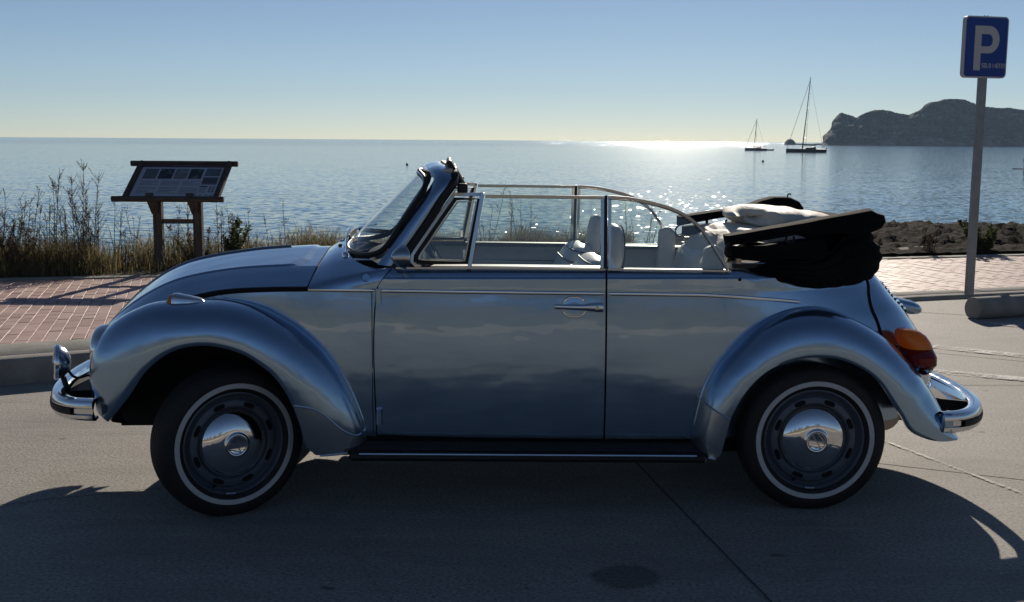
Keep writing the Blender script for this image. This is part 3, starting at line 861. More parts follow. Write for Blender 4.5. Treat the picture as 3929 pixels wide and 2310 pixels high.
for side in (1, -1):
    sd = 'left' if side > 0 else 'right'
    # --- front quarter panel between bonnet gap, wing seam and door
    P = []
    for t in np.linspace(0, 1, 46):
        row = []
        for k in WROWS:
            u = -0.33 + (0.5685 + 0.33) * t
            lo = (float(ff_seam_w(u)) if u < 0.515 else 0.318) - 0.012
            if u > 0.50: lo = min(lo, 0.318 + max(0, 0.515 - u) * 6)
            hi = min(float(hood_edge(u)) - 0.010, 0.936)
            w = lo + (hi - lo) * k
            uu = u + (float(pan_u1(w)) - 0.5685) * max(0, (t - 0.7) / 0.3)
            row.append((uu, float(vside(uu, w)), w))
        row.append((row[-1][0], row[-1][1] - 0.02, row[-1][2]))
        P.append(row)
    P = np.array(P); P = np.concatenate([P, P[-1:] - np.array([0, 0.012, 0])], axis=0)
    B().grid(P).build('front_quarter_panel', M['paint'], CAR, True, side, angle=50)
    trim('trim_strip', -0.15, 0.5655, side, CAR)
    ws = np.linspace(0.325, 0.925, 20)
    B().tube([(0.5545, float(vside(0.5545, w)) - 0.0005, w) for w in ws], 0.0022, 6).build('pillar_groove', M['gap'], CAR, True, side)

    # --- door
    door = side_panel('door', door_u0, door_u1, sill_w, lambda u: float(belt(u)), 44, 'paint', CAR, side)
    trim('trim_strip', 0.583, 1.534, side, door)
    # inner card of the door
    di = B()
    for w0, w1, c in ((0.42, 0.930, 0), (0.938, 1.012, 1)):
        us = np.linspace(0.66, 1.50, 20); ws = np.linspace(w0, w1, 6)
        di.grid(np.array([[(u, float(vside(u, w)) - 0.055 - (0.012 if c else 0), w) for w in ws] for u in us]))
    di.build('door_card', M['greyvinyl'], door, True, side, recalc=False)
    b_ = B(); us = np.linspace(0.64, 1.53, 24)
    b_.sweep([(-0.03, -0.012), (0.03, -0.012), (0.03, 0.008), (0.012, 0.012), (-0.03, 0.008)], np.c_[us, [float(vside(u, 1.0)) - 0.045 for u in us], [float(belt(u)) + 0.002 for u in us]])
    b_.build('door_cap', M['padblack'], door, True, side)
    b_ = B(); b_.tube([(1.02, 0.565, 0.86), (1.08, 0.545, 0.865), (1.30, 0.545, 0.865), (1.36, 0.565, 0.86)], 0.012); b_.build('arm_rest', M['padblack'], door, True, side)
    # belt trim
    us = np.linspace(0.655, 1.536, 30)
    B().sweep([(-0.005, -0.004), (0.005, -0.004), (0.005, 0.004), (-0.005, 0.004)], np.c_[us, [WIN_V(1.02) + 0.012] * 30, [float(belt(u)) + 0.004 for u in us]]).build('belt_trim', M['dullchrome'], door, True, side)
    # hinges
    for wa, wb in ((0.873, 0.940), (0.362, 0.429)):
        bb = B(); vv = vbody(0.575, (wa + wb) / 2) + 0.006
        bb.lathe([(0, 0.001), (0, 0.0135), (wb - wa, 0.0135), (wb - wa, 0.001)], (0.5815, vv, wa), (0, 0, 1), 14)
        bb.build('hinge', M['paint'], door, True, side, angle=30)
    # handle
    hd = B(); vv = vbody(1.43, 0.863)
    hp = [(1.322, 0.863), (1.35, 0.863), (1.43, 0.863), (1.47, 0.863), (1.49, 0.862), (1.526, 0.861)]
    hs = [(0.006, 0.010, 0.006), (0.022, 0.012, 0.009), (0.030, 0.014, 0.010), (0.026, 0.017, 0.011), (0.022, 0.020, 0.012), (0.018, 0.019, 0.010)]
    G = []
    for (u, w), (o_, hh, dd) in zip(spl(hp, 24), spl(hs, 24)):
        G.append([(u, vv + o_ - 0.004 + dd * math.cos(t), w + hh * math.sin(t)) for t in np.linspace(0, 2 * math.pi, 16, endpoint=False)])
    G = np.array(G); c0 = G[0].mean(axis=0); c1 = G[-1].mean(axis=0)
    G = np.concatenate([np.repeat(c0[None, None], 16, 1), G, np.repeat(c1[None, None], 16, 1)], axis=0)
    hd.grid(G, cj=True)
    hd.box((1.512, vv, 0.861), (0.026, 0.04, 0.026))
    hdo = hd.build('door_handle', M['chrome'], door, True, side)
    lk = B(); lk.lathe([(0, 0.0), (0, 0.0085), (-0.006, 0.0085)], (1.498, vv + 0.031, 0.862), (0, 1, 0), 16); lk.build('lock', M['dullchrome'], hdo, True, side)
    # finger bowl: chrome rim round a shallow dished plate
    cu_, cw_ = 1.405, 0.862
    ring = np.array([(cu_ + 0.051 * math.copysign(abs(math.cos(t)) ** 0.8, math.cos(t)), vbody(cu_, cw_ + 0.041 * math.sin(t)) + 0.003, cw_ + 0.041 * math.sin(t)) for t in np.linspace(0, 2 * math.pi, 36, endpoint=False)])
    B().tube(ring, 0.0040, 6, closed=True, upv=(0, 1, 0)).build('bowl_rim', M['chrome'], hdo, True, side)
    cc = np.array([cu_, vv, cw_])
    G = np.array([[cc + (p - cc) * k + np.array([0, 0.0045 - 0.003 * k * k, 0]) for p in ring] for k in (1.0, 0.85, 0.6, 0.3, 0.02)])
    B().grid(G, cj=True).build('finger_bowl', M['paint'], hdo, True, side)

    # --- rear quarter (each side to the centre of the tail)
    P = []
    for t in np.r_[np.linspace(0, 0.30, 18)[:-1], np.linspace(0.30, 1.0, 40)]:
        row = []
        for k in WROWS:
            if t < 0.30:
                u = 1.5455 + (RB0 - 1.5455) * t / 0.30
                w = float(sill_w(u)) + (float(belt(u)) - float(sill_w(u))) * k
                row.append((u, float(vside(u, w)), w))
            else:
                th = (t - 0.30) / 0.70 * math.pi / 2
                ua = rear_pt(th, 0.95)[0]
                hi = float(belt(min(ua, 2.3))); lo = 0.284 + 0.05 * math.sin(th)
                w = lo + (hi - lo) * k
                row.append(tuple(rear_pt(th, w)))
        row.append(tuple(np.array(row[-1]) * np.array([1, 0.93, 1]) - np.array([0.0 if t < 0.6 else 0.04, 0, -0.002])))
        P.append(row)
    P = np.array(P); P = np.concatenate([P[:1] - np.array([0, 0.012, 0]), P], axis=0)
    qp = B().grid(P).build('rear_quarter_panel', M['paint'], CAR, True, side, angle=50)
    trim('trim_strip', 1.549, 2.392, side, qp)
    us = np.linspace(1.547, 2.075, 20)
    B().sweep([(-0.005, -0.004), (0.005, -0.004), (0.005, 0.004), (-0.005, 0.004)], np.c_[us, [WIN_V(1.02) + 0.012] * 20, [float(belt(u)) + 0.004 for u in us]]).build('belt_trim', M['dullchrome'], qp, True, side)
    B().lathe([(0, 0.0), (0, 0.007), (0.003, 0.007), (0.003, 0.0)], (2.115, vbody(2.115, 0.975), 0.975), (0, 1, 0), 12).build('top_stud', M['gap'], qp, True, side)
    # inner card and window cap
    us = np.linspace(1.55, 2.20, 14); ws = np.linspace(0.42, 0.995, 8)
    B().grid(np.array([[(u, vbody(u, w) - 0.05, w) for w in ws] for u in us])).build('rear_trim_card', M['greyvinyl'], qp, True, side, recalc=False)
    B().sweep([(-0.028, -0.012), (0.03, -0.012), (0.03, 0.006), (-0.028, 0.008)], np.c_[us, [vbody(u, 1.0) - 0.048 for u in us], [float(belt(u)) - 0.004 for u in us]]).build('window_cap', M['padblack'], qp, True, side)

    # --- gap backing behind the door edges
    for ga, gb2 in ((0.545, 0.66), (1.52, 1.565)):
        ws = np.linspace(0.29, 1.01, 18)
        B().grid(np.array([[(u, float(vside(u, w)) - 0.016, w) for w in ws] for u in np.linspace(ga, gb2, 5)])).build('door_shut', M['gap'], CAR, True, side, recalc=False)

    # --- wings
    for nm, FD in (('front_wing', FF), ('rear_wing', RF)):
        wing = B().grid(FD.full()).build(nm, M['paint'], CAR, True, side, angle=45, recalc=False)
        S_ = FD.P[:, 0] + FD.Nn[:, 0] * 0.002 + np.array([0, 0.004, 0])
        B().tube(S_, 0.0048, 6).build('wing_piping', M['paint'], wing, True, side)
        B().grid(FD.P[:, 1:-1] - FD.Nn[:, 1:-1] * 0.010).build('wing_inner_shade', M['dark'], wing, True, side, recalc=False)  # near-black inner skin: darkness of the arch put into its colour
        # dark arch lining
        L = FD.P[:, -1].copy(); L[:, 1] -= 0.02
        far = L.copy(); far[:, 1] = 0.36
        c = np.array([L[:, 0].mean(), 0, 0.35])
        G = [L + (FD.P[:, -4] - FD.P[:, -1]) * 0.1, FD.P[:, -5] - np.array([0, 0.03, 0])]
        up_ = FD.P[:, FD.m // 2].copy(); up_[:, 1] -= 0.045; up_ = up_ * 1.0
        sm = FD.P[:, 2].copy(); sm[:, 1] -= 0.06
        sm2 = sm.copy(); sm2[:, 1] = 0.34
        G += [up_ + (L - up_) * 0.18 * np.array([1, 0, 1]), sm + (L - sm) * 0.22 * np.array([1, 0, 1]), sm2 + (L - sm2) * 0.28 * np.array([1, 0, 1])]
        ap = np.array(G).transpose(1, 0, 2)
        lin = B(); lin.grid(ap)
        ap = ap[4:-3]
        base_w = 0.29 if nm == 'front_wing' else 0.30
        bp = ap[:, -1]
        lin.grid(np.array([[p, (p[0], p[1], base_w)] for p in bp]))
        lin.build('arch_lining', M['dark'], wing, True, side, recalc=False)

    # --- stone guards on the wing tails
    g = []
    for t in np.linspace(0, 1, 20):
        smax = 0.205 * F1([0, 0.25, 0.5, 0.75, 1.0], [0.22, 0.20, 0.34, 0.72, 0.95])(t)
        g.append([FF.at(float(a), 0.05 + 0.95 * t, 0.0025) for a in np.linspace(0.0, smax, 12)])
    g = np.array(g)
    sg = B().grid(g).build('stone_guard', M['guard'], CAR, True, side, recalc=False)
    B().tube(g[:, -1], 0.0036, 6).build('guard_edge', M['chrome'], sg, True, side)
    B().tube(g[:, 0], 0.0045, 6).build('guard_edge', M['chrome'], sg, True, side)
    g = np.array([[RF.at(float(a), 0.03 + 0.97 * t, 0.0025) for a in np.linspace(0.0, 0.128, 12)] for t in np.linspace(0, 1, 18)])
    sg = B().grid(g).build('stone_guard', M['guard'], CAR, True, side, recalc=False)
    B().tube(g[:, -1], 0.0028, 6).build('guard_edge', M['dullchrome'], sg, True, side)
    B().tube(g[2:, 0], 0.005, 6).build('guard_edge', M['chrome'], sg, True, side)

    # --- running board
    rb = B()
    us = np.linspace(0.47, 1.955, 20)
    pr = []
    for u in us:
        w0 = 0.262 - 0.022 * (u - 0.5) / 1.4
        pr.append([(u, 0.61, w0 + 0.035), (u, 0.66, w0 + 0.022), (u, 0.74, w0 + 0.014), (u, 0.765, w0 + 0.004), (u, 0.768, w0 - 0.012), (u, 0.75, w0 - 0.028), (u, 0.61, w0 - 0.028)])
    rb.grid(np.array(pr))
    rbo = rb.build('running_board', M['rubber'], CAR, True, side, recalc=False)
    us = np.linspace(0.505, 1.915, 12)
    B().tube(np.c_[us, [0.7705] * 12, 0.269 - 0.022 * (us - 0.5) / 1.4], 0.0048, 8).build('trim_strip', M['chrome'], rbo, True, side)
    rbb = B()
    for k in range(7):
        v_ = 0.645 + k * 0.015
        rbb.sweep([(-0.003, 0), (0.003, 0), (0.002, 0.004), (-0.002, 0.004)], [(0.5, v_, 0.287 - (v_ - 0.64) * 0.09), (1.92, v_, 0.265 - (v_ - 0.64) * 0.09)])
    rbb.build('tread_rib', M['rubber'], rbo, True, side)
    B().grid(np.array([[(u, 0.605, 0.345), (u, 0.612, float(sill_w(u)) + 0.006), (u, 0.60, 0.20)] for u in np.linspace(0.45, 1.96, 10)])).build('sill', M['gap'], CAR, True, side, recalc=False)

    # --- side windows: chrome frames and panes
    def frame(pts, wd, dp, name, mt, parent, closed=False, dv=0.0, n=None):
        P = spl(pts, n) if n else np.array(pts, float)
        P = np.c_[P[:, 0], [WIN_V(w) + dv for w in P[:, 1]], P[:, 1]]
        return B().sweep([(-dp / 2, -wd / 2), (dp / 2, -wd / 2), (dp / 2, wd / 2), (-dp / 2, wd / 2)] if False else [(-wd / 2, -dp / 2), (wd / 2, -dp / 2), (wd / 2, dp / 2), (-wd / 2, dp / 2)], P, upv=(0, 1, 0), closed=closed).build(name, M[mt], parent, True, side, angle=30, bevel=0.0015, seg=2)

    def pane(pts, name, parent, dv=-0.004):
        P = [(u, WIN_V(w) + dv, w) for u, w in pts]
        n_ = len(P); P2 = [(a, b_ - 0.004, c) for a, b_, c in P]
        return B().add(P + P2, [tuple(range(n_)), tuple(range(2 * n_ - 1, n_ - 1, -1))] + [(i, (i + 1) % n_, n_ + (i + 1) % n_, n_ + i) for i in range(n_)]).build(name, M['glass'], parent, True, side, smooth=False)

    vent = empty('vent_window', parent=CAR)
    vo = [(0.760, 1.030), (0.735, 1.036), (0.722, 1.050), (0.724, 1.078), (0.745, 1.110), (0.893, 1.322), (0.902, 1.331), (1.018, 1.331)]
    frame(vo + [(1.018, 1.327)], 0.014, 0.012, 'vent_frame', 'dullchrome', vent)
    vi = [(0.765, 1.047), (0.748, 1.050), (0.740, 1.060), (0.742, 1.078), (0.760, 1.106), (0.905, 1.312), (1.004, 1.312), (0.951, 1.045)]
    frame(vi, 0.016, 0.016, 'vent_seal', 'rubber', vent, closed=True)
    vq = [(0.775, 1.059), (0.762, 1.061), (0.756, 1.068), (0.760, 1.082), (0.774, 1.104), (0.914, 1.300), (0.992, 1.300), (0.943, 1.056)]
    frame(vq, 0.007, 0.012, 'vent_rim', 'dullchrome', vent, closed=True, dv=0.003)
    pane(vi, 'pane', vent)
    frame([(1.018, 1.338), (0.962, 1.022)], 0.017, 0.018, 'division_bar', 'dullchrome', vent, dv=0.004)
    B().box((0.945, WIN_V(1.07) - 0.02, 1.075), (0.02, 0.02, 0.045)).build('vent_latch', M['chrome'], vent, True, side, bevel=0.004)
    dwin = empty('door_window', parent=CAR)
    frame([(1.030, 1.3235), (1.540, 1.3195)], 0.014, 0.015, 'top_rail', 'dullchrome', dwin)
    frame([(1.527, 1.3195), (1.524, 1.022)], 0.014, 0.015, 'rear_rail', 'dullchrome', dwin)
    frame([(1.541, 1.328), (1.539, 1.020)], 0.012, 0.018, 'window_seal', 'rubber', dwin)
    pane([(0.975, 1.022), (1.028, 1.318), (1.522, 1.314), (1.520, 1.022)], 'pane', dwin)
    qwin = empty('quarter_window', parent=CAR)
    frame([(1.556, 1.020), (1.557, 1.324)], 0.013, 0.016, 'front_rail', 'dullchrome', qwin)
    arc = [(1.550, 1.322), (1.64, 1.316), (1.74, 1.297), (1.848, 1.262), (1.905, 1.229), (1.951, 1.186), (1.986, 1.138), (2.022, 1.083), (2.064, 1.016)]
    frame(arc, 0.013, 0.016, 'arched_rail', 'dullchrome', qwin, n=30)
    frame([(a, b_ - 0.009) for a, b_ in arc], 0.004, 0.019, 'arched_seal', 'brownchrome', qwin, n=30)
    pane([(1.562, 1.02), (1.562, 1.312)] + [(a, b_ - 0.006) for a, b_ in arc[1:-1]] + [(2.055, 1.02)], 'pane', qwin)
    # lower corner fillet of the quarter window
    B().prism([(1.563, 1.02), (1.60, 1.02), (1.575, 1.04), (1.563, 1.075)], -0.006, 0.006, lambda a, b_, h: (a, WIN_V(b_) + h, b_)).build('corner_plate', M['dullchrome'], qwin, True, side)

    # --- headlight
    hl = empty('headlight', parent=CAR)
    ho = (-0.488, 0.585, 0.676)
    B().lathe([(-0.10, 0.075), (-0.06, 0.092), (-0.03, 0.098), (0.0, 0.100), (0.035, 0.102), (0.05, 0.101)], ho, (-1, 0, 0.06), 40).build('bowl', M['paint'], hl, True, side)
    B().lathe([(0.048, 0.102), (0.060, 0.106), (0.085, 0.103), (0.105, 0.094), (0.112, 0.085), (0.108, 0.080), (0.098, 0.080)], ho, (-1, 0, 0.06), 40).build('rim', M['chrome'], hl, True, side)
    B().lathe([(0.10, 0.084), (0.112, 0.076), (0.122, 0.055), (0.127, 0.03), (0.128, 0.0005)], ho, (-1, 0, 0.06), 32).build('lens', M['clearlens'], hl, True, side)
    B().lathe([(0.098, 0.084), (0.06, 0.06), (0.03, 0.03), (0.02, 0.0005)], ho, (-1, 0, 0.06), 32).build('reflector', M['chrome'], hl, True, side)
    # --- turn signal on the wing
    ts = empty('turn_signal', parent=CAR)
    def tsec(u, w0, w1, hv, k=14):
        return [(u + (0.02 if False else 0), 0.648 + hv * math.copysign(abs(math.cos(t)) ** 0.6, math.cos(t)), w0 + (w1 - w0) * (abs(math.sin(t)) ** 0.6 if math.sin(t) > 0 else 0) - (0.03 if math.sin(t) < 0 else 0)) for t in np.linspace(0, 2 * math.pi, k, endpoint=False)]
    G = np.array([tsec(u, w0, w1, hv) for u, w0, w1, hv in [(-0.258, 0.868, 0.925, 0.040), (-0.24, 0.870, 0.9265, 0.042), (-0.19, 0.878, 0.916, 0.036), (-0.145, 0.884, 0.904, 0.024), (-0.130, 0.886, 0.892, 0.010)]])
    B().grid(G, cj=True).build('housing', M['chrome'], ts, True, side)
    G = np.array([tsec(u, w0, w1, hv) for u, w0, w1, hv in [(-0.257, 0.868, 0.922, 0.039), (-0.268, 0.867, 0.919, 0.038), (-0.280, 0.866, 0.900, 0.034), (-0.289, 0.865, 0.872, 0.02)]])
    B().grid(G, cj=True).build('amber_lens', M['amber'], ts, True, side)
    B().grid(np.array([tsec(u, w0 - 0.005, w0 + 0.004, hv) for u, w0, w1, hv in [(-0.293, 0.866, 0, 0.03), (-0.25, 0.871, 0, 0.046), (-0.19, 0.880, 0, 0.041), (-0.122, 0.888, 0, 0.012)]]), cj=True).build('gasket', M['rubber'], ts, True, side)

    # --- tail light: lens stack on a sloping base
    tl = empty('tail_light', parent=CAR)
    def tring(w, u0, u1, v0, v1, k=24):
        # horizontal slice of the lamp at height w; front edge u0 on the wing, back edge u1
        return [((u0 + u1) / 2 + (u1 - u0) / 2 * math.copysign(abs(math.cos(t)) ** 0.75, math.cos(t)), (v0 + v1) / 2 + (v1 - v0) / 2 * math.copysign(abs(math.sin(t)) ** 0.75, math.sin(t)), w) for t in np.linspace(0, 2 * math.pi, k, endpoint=False)]
    def lamp(name, rows, mt, cap0=False, cap1=False):
        G = np.array([tring(*r_) for r_ in rows])
        if cap1: G = np.concatenate([G, np.repeat(G[-1].mean(axis=0)[None, None], G.shape[1], 1)], 0)
        if cap0: G = np.concatenate([np.repeat(G[0].mean(axis=0)[None, None], G.shape[1], 1), G], 0)
        return B().grid(G, cj=True).build(name, M[mt], tl, True, side)
    lamp('chrome_foot', [(0.548, 2.949, 2.979, 0.485, 0.575), (0.56, 2.962, 2.992, 0.470, 0.590), (0.578, 2.952, 2.999, 0.460, 0.605)], 'chrome', True, True)
    lamp('red_lens', [(0.576, 2.932, 2.998, 0.460, 0.605), (0.6, 2.872, 3.003, 0.480, 0.648), (0.635, 2.852, 3.002, 0.480, 0.650), (0.664, 2.872, 2.996, 0.457, 0.613)], 'red', True, True)
    lamp('amber_lens', [(0.666, 2.872, 2.996, 0.457, 0.613), (0.695, 2.852, 2.984, 0.460, 0.609), (0.72, 2.842, 2.966, 0.465, 0.600), (0.738, 2.842, 2.939, 0.477, 0.585), (0.747, 2.852, 2.904, 0.495, 0.565)], 'amber', True, True)

# ------------------------------------------------------------------ bonnet
hood_c = [(-0.745, 0.50), (-0.738, 0.58), (-0.712, 0.665), (-0.667, 0.735), (-0.636, 0.768), (-0.586, 0.816), (-0.536, 0.858), (-0.487, 0.894), (-0.425, 0.934), (-0.364, 0.964), (-0.304, 0.986), (-0.243, 1.001), (-0.183, 1.013), (-0.092, 1.027), (-0.001, 1.039), (0.089, 1.047), (0.18, 1.053), (0.247, 1.056), (0.322, 1.058)]
hood_e = [(-0.675, 0.24, 0.485), (-0.665, 0.30, 0.54), (-0.635, 0.345, 0.61), (-0.565, 0.40, 0.70), (-0.455, 0.435, 0.785), (-0.315, 0.475, 0.862), (-0.183, 0.508, 0.903), (-0.107, 0.527, 0.920), (-0.025, 0.545, 0.931), (0.056, 0.560, 0.937), (0.138, 0.573, 0.941), (0.22, 0.582, 0.943), (0.282, 0.588, 0.944)]
nh, mh = 76, 81
HC = spl(hood_c, nh); HE = spl(hood_e, nh)


XS = np.unique(np.r_[np.linspace(0, 0.69, 16), np.linspace(0.69, 0.78, 16), np.linspace(0.78, 1, 12)])
AA = np.r_[-XS[::-1], XS[1:]]; mh = len(AA)
h_in = F1([0, 0.06, 0.15, 0.3, 0.5, 0.735], [1.0, 0.995, 0.962, 0.885, 0.770, 0.620])
h_out = F1([0.735, 0.80, 0.88, 0.95, 1.0], [0.620, 0.490, 0.300, 0.130, 0.0])


def hood_pt(i, a):
    """i station, a in -1..1 across: flat crown, a crease, then the fall to the wing"""
    s_ = abs(a); t = i / (nh - 1)
    y1 = max(math.cos(math.asin(min(s_, 1.0))), 0) ** 0.78
    y2 = float(h_in(s_)) if s_ < 0.735 else float(h_out(s_))
    k = min(max((t - 0.12) / 0.38, 0), 1); k = k * k * (3 - 2 * k)
    y = y1 * (1 - k) + y2 * k
    e, c = HE[i], HC[i]
    cut = 0.040 * max(0, (s_ - 0.80) / 0.2) ** 2 * max(0, (t - 0.9) / 0.1)
    return np.array([e[0] + (c[0] - e[0]) * y - cut * 0, math.copysign(e[1] * s_, a), e[2] + (c[1] - e[2]) * y])


G = []
for i in range(nh):
    t = i / (nh - 1)
    row = []
    for a in AA:
        p = hood_pt(i, a)
        # raised centre field with a rounded rear end
        rv = 0.735
        edge = abs(a)
        d_end = p[0] - 0.165
        if d_end > 0: edge = (edge ** 3.2 + (rv * d_end / 0.095) ** 3.2) ** (1 / 3.2)
        k = min(max((rv - edge) / 0.022, 0), 1); k = k * k * (3 - 2 * k)
        k *= min(max((p[0] + 0.66) / 0.15, 0), 1)
        row.append(p + np.array([-0.25, 0, 0.97]) * 0.0075 * k)
    G.append(row)
G = np.array(G)
rim = G.copy()
hb = B().grid(G)
# downturned edge all round
E1 = np.concatenate([G[:, 0], G[-1, 1:], G[::-1, -1][1:]])
E2 = E1 * np.array([1, 0.985, 1]) - np.array([0, 0, 0.02])
hb.grid(np.stack([E1, E2]))
bonnet = hb.build('bonnet', M['paint'], CAR, True, 1, angle=60, recalc=False)
seal = E1 * np.array([1, 1.004, 1]) + np.array([0.0, 0, -0.012])
seal[:, 0] += np.where(np.abs(seal[:, 1]) < 0.57, 0.007, 0.0)
B().tube(seal[10:-10], 0.010, 6).build('bonnet_seal', M['gap'], bonnet, True, 1)
# centre chrome strip of the bonnet
st = np.array([G[i, mh // 2] + np.array([0, 0, 0.004]) for i in range(14, nh - 10)])
B().tube(st, 0.006, 6).build('centre_strip', M['dullchrome'], bonnet, True, 1)
# nose apron under the bonnet
G2 = []
for a in np.linspace(-1, 1, 31):
    v = 0.60 * a
    u = -0.73 + 0.14 * abs(a) ** 2.5
    G2.append([(u + 0.02, v, 0.56), (u + 0.005, v, 0.50), (u + 0.01, v, 0.42), (u + 0.05, v, 0.37), (u + 0.12, v, 0.36)])
B().grid(np.array(G2)).build('front_apron', M['paint'], CAR, True, 1, recalc=False)
B().grid(np.array([[(-0.60 - 0.11 * (1 - abs(a) ** 2.5), 0.60 * a, 0.455), (-0.67 - 0.165 * (1 - abs(a) ** 2.2), 0.655 * a, 0.45), (-0.66 - 0.165 * (1 - abs(a) ** 2.2), 0.65 * a, 0.405)] for a in np.linspace(-1, 1, 31)])).build('bumper_sun_block', M['dark'], CAR, True, 1, recalc=False)  # dark plate added to stop sun passing between bumper and nose

# ------------------------------------------------------------------ scuttle between bonnet and windscreen
Hh = [(0.328, 0.0, 1.058), (0.327, 0.20, 1.050), (0.322, 0.33, 1.033), (0.314, 0.43, 1.012), (0.304, 0.50, 0.988), (0.295, 0.548, 0.966), (0.290, 0.580, 0.949), (0.288, 0.592, 0.940), (0.288, 0.598, 0.934)]
Wb = [(0.415, 0.0, 1.082), (0.420, 0.22, 1.076), (0.437, 0.36, 1.064), (0.468, 0.46, 1.046), (0.515, 0.528, 1.028), (0.570, 0.572, 1.021), (0.636, 0.600, 1.024), (0.602, 0.613, 0.985), (0.572, 0.6155, 0.938)]
a1, a2 = np.array(Hh), np.array(Wb)
a1s = np.vstack([np.array([spl(a1[:7], 26)]).reshape(-1, 3), spl(a1[6:], 8)[1:]])
a2s = np.vstack([spl(a2[:7], 26), spl(a2[6:], 8)[1:]])
def crown(k): return 0.014 * math.sin(math.pi * k)
half = np.array([[x * (1 - k) + y * k + np.array([0, 0.0, crown(k) * (1 - j / 33) * 0.7]) + np.array([0, crown(k) * 0.6 * (j / 33), 0]) for k in np.linspace(0, 1, 12)] for j, (x, y) in enumerate(zip(a1s, a2s))])
full = np.concatenate([(half * np.array([1, -1, 1]))[::-1], half[1:]], axis=0)
scut = B().grid(full).build('scuttle_panel', M['paint'], CAR, True, 1, angle=70, recalc=False)
B().lathe([(0, 0.0165), (0.003, 0.0155), (0.003, 0.0005)], (0.530, 0.610, 0.985), (0.1, 1, 0.28), 24).build('scuttle_plug', M['paint'], scut, True, 1)
B().lathe([(0.0, 0.0190), (0.0015, 0.0175)], (0.530, 0.610, 0.985), (0.1, 1, 0.28), 24).build('plug_ring', M['gap'], scut, True, 1)
# backing so no light leaks through the bonnet gap
B().grid(np.array([[(0.27, v, 1.03 - 0.25 * v * v - 0.02) for v in np.linspace(-0.57, 0.57, 15)], [(0.36, v, 1.03 - 0.25 * v * v - 0.02) for v in np.linspace(-0.57, 0.57, 15)]])).build('bonnet_gutter', M['gap'], CAR, True, 1, recalc=False)

# ------------------------------------------------------------------ windscreen
def ws_pt(a, t):
    """a -1..1 across, t 0..1 from the bottom edge to the top edge of the wrapped screen"""
    vb, vt = 0.565, 0.520
    s_ = abs(a)
    ub = 0.412 + 0.165 * s_ ** 3.2; ut = 0.742 + 0.075 * s_ ** 3.2
    wb = 1.080 - 0.040 * s_ ** 2.2; wt = 1.412 - 0.014 * s_ ** 2
    v = (vb + (vt - vb) * t) * a
    return np.array([ub + (ut - ub) * t - 0.010 * math.sin(math.pi * t), v, wb + (wt - wb) * t])


def rr2(x, y, p=5.0):
    """square -> rounded square"""
    m_ = max(abs(x), abs(y))
    if m_ < 1e-6: return 0.0, 0.0
    k = m_ / ((abs(x) ** p + abs(y) ** p) ** (1 / p))
    return x * k, y * k


G = []
for x in np.linspace(-1, 1, 41):
    row = []
    for y in np.linspace(-1, 1, 25):
        a, b_ = rr2(x, y, 6.0)
        row.append(ws_pt(a, (b_ + 1) / 2))
    G.append(row)
G = np.array(G)
wsc = empty('windscreen', parent=CAR)
B().grid(G).build('pane', M['glass'], wsc, True, 1, recalc=False)
bd = np.concatenate([G[:, 0], G[-1, 1:], G[::-1, -1][1:], G[0, ::-1][1:-1]])
B().tube(bd, 0.013, 8, closed=True).build('rubber_seal', M['rubber'], wsc, True, 1)
B().tube(bd + np.array([-0.008, 0, 0.006]), 0.0035, 6, closed=True).build('seal_trim', M['dullchrome'], wsc, True, 1)
# painted frame: A pillars and header as one band from the rubber to the door side
def on_ws(ang):
    x, y = math.cos(ang), math.sin(ang)
    m_ = max(abs(x), abs(y)); a, b_ = rr2(x / m_, y / m_, 6.0)
    return ws_pt(a, (b_ + 1) / 2)
inner = []; outer = []
IN = [(0.575, 0.567, 1.035), (0.640, 0.560, 1.125), (0.742, 0.545, 1.263), (0.792, 0.530, 1.335), (0.812, 0.505, 1.385), (0.800, 0.44, 1.418), (0.775, 0.30, 1.427), (0.758, 0.15, 1.430), (0.752, 0.0, 1.431)]
OUT = [(0.640, 0.592, 1.030), (0.690, 0.584, 1.098), (0.790, 0.568, 1.240), (0.850, 0.555, 1.335), (0.888, 0.525, 1.392), (0.885, 0.45, 1.428), (0.862, 0.30, 1.445), (0.845, 0.15, 1.452), (0.838, 0.0, 1.455)]
i_s, o_s = spl(IN, 40), spl(OUT, 40)
band = []
for p, q in zip(i_s, o_s):
    mid = (p + q) / 2; row = []
    out_ = nrm(np.array([-0.25, (mid[1] / 0.58) ** 3 * 1.0, 0.55 * min(1, max(0.15, (mid[2] - 1.25) / 0.15))]))
    for k in np.linspace(0, 1, 9):
        row.append(p * (1 - k) + q * k + out_ * 0.013 * math.sin(math.pi * k) ** 0.7)
    row.append(q + np.array([0.006, -0.025, -0.025]))
    row.append(p + np.array([0.03, -0.03, -0.02]))
    band.append(row)
band = np.array(band)
ff_ = np.concatenate([band, (band * np.array([1, -1, 1]))[::-1][1:]], axis=0)
B().grid(ff_).build('windscreen_frame', M['paint'], wsc, True, 1, angle=60, recalc=False)
o_full = np.concatenate([o_s, (o_s * np.array([1, -1, 1]))[::-1][1:]])
B().sweep([(-0.012, -0.014), (0.012, -0.014), (0.016, 0.0), (0.010, 0.014), (-0.012, 0.012)], o_full + np.array([0.014, 0, -0.006])).build('door_seal', M['rubber'], wsc, True, 1)
B().tube(i_s[18:] * 1.0 + np.array([-0.006, 0, 0.012]), 0.0035, 6).build('seal_trim', M['chrome'], wsc, True, 1)
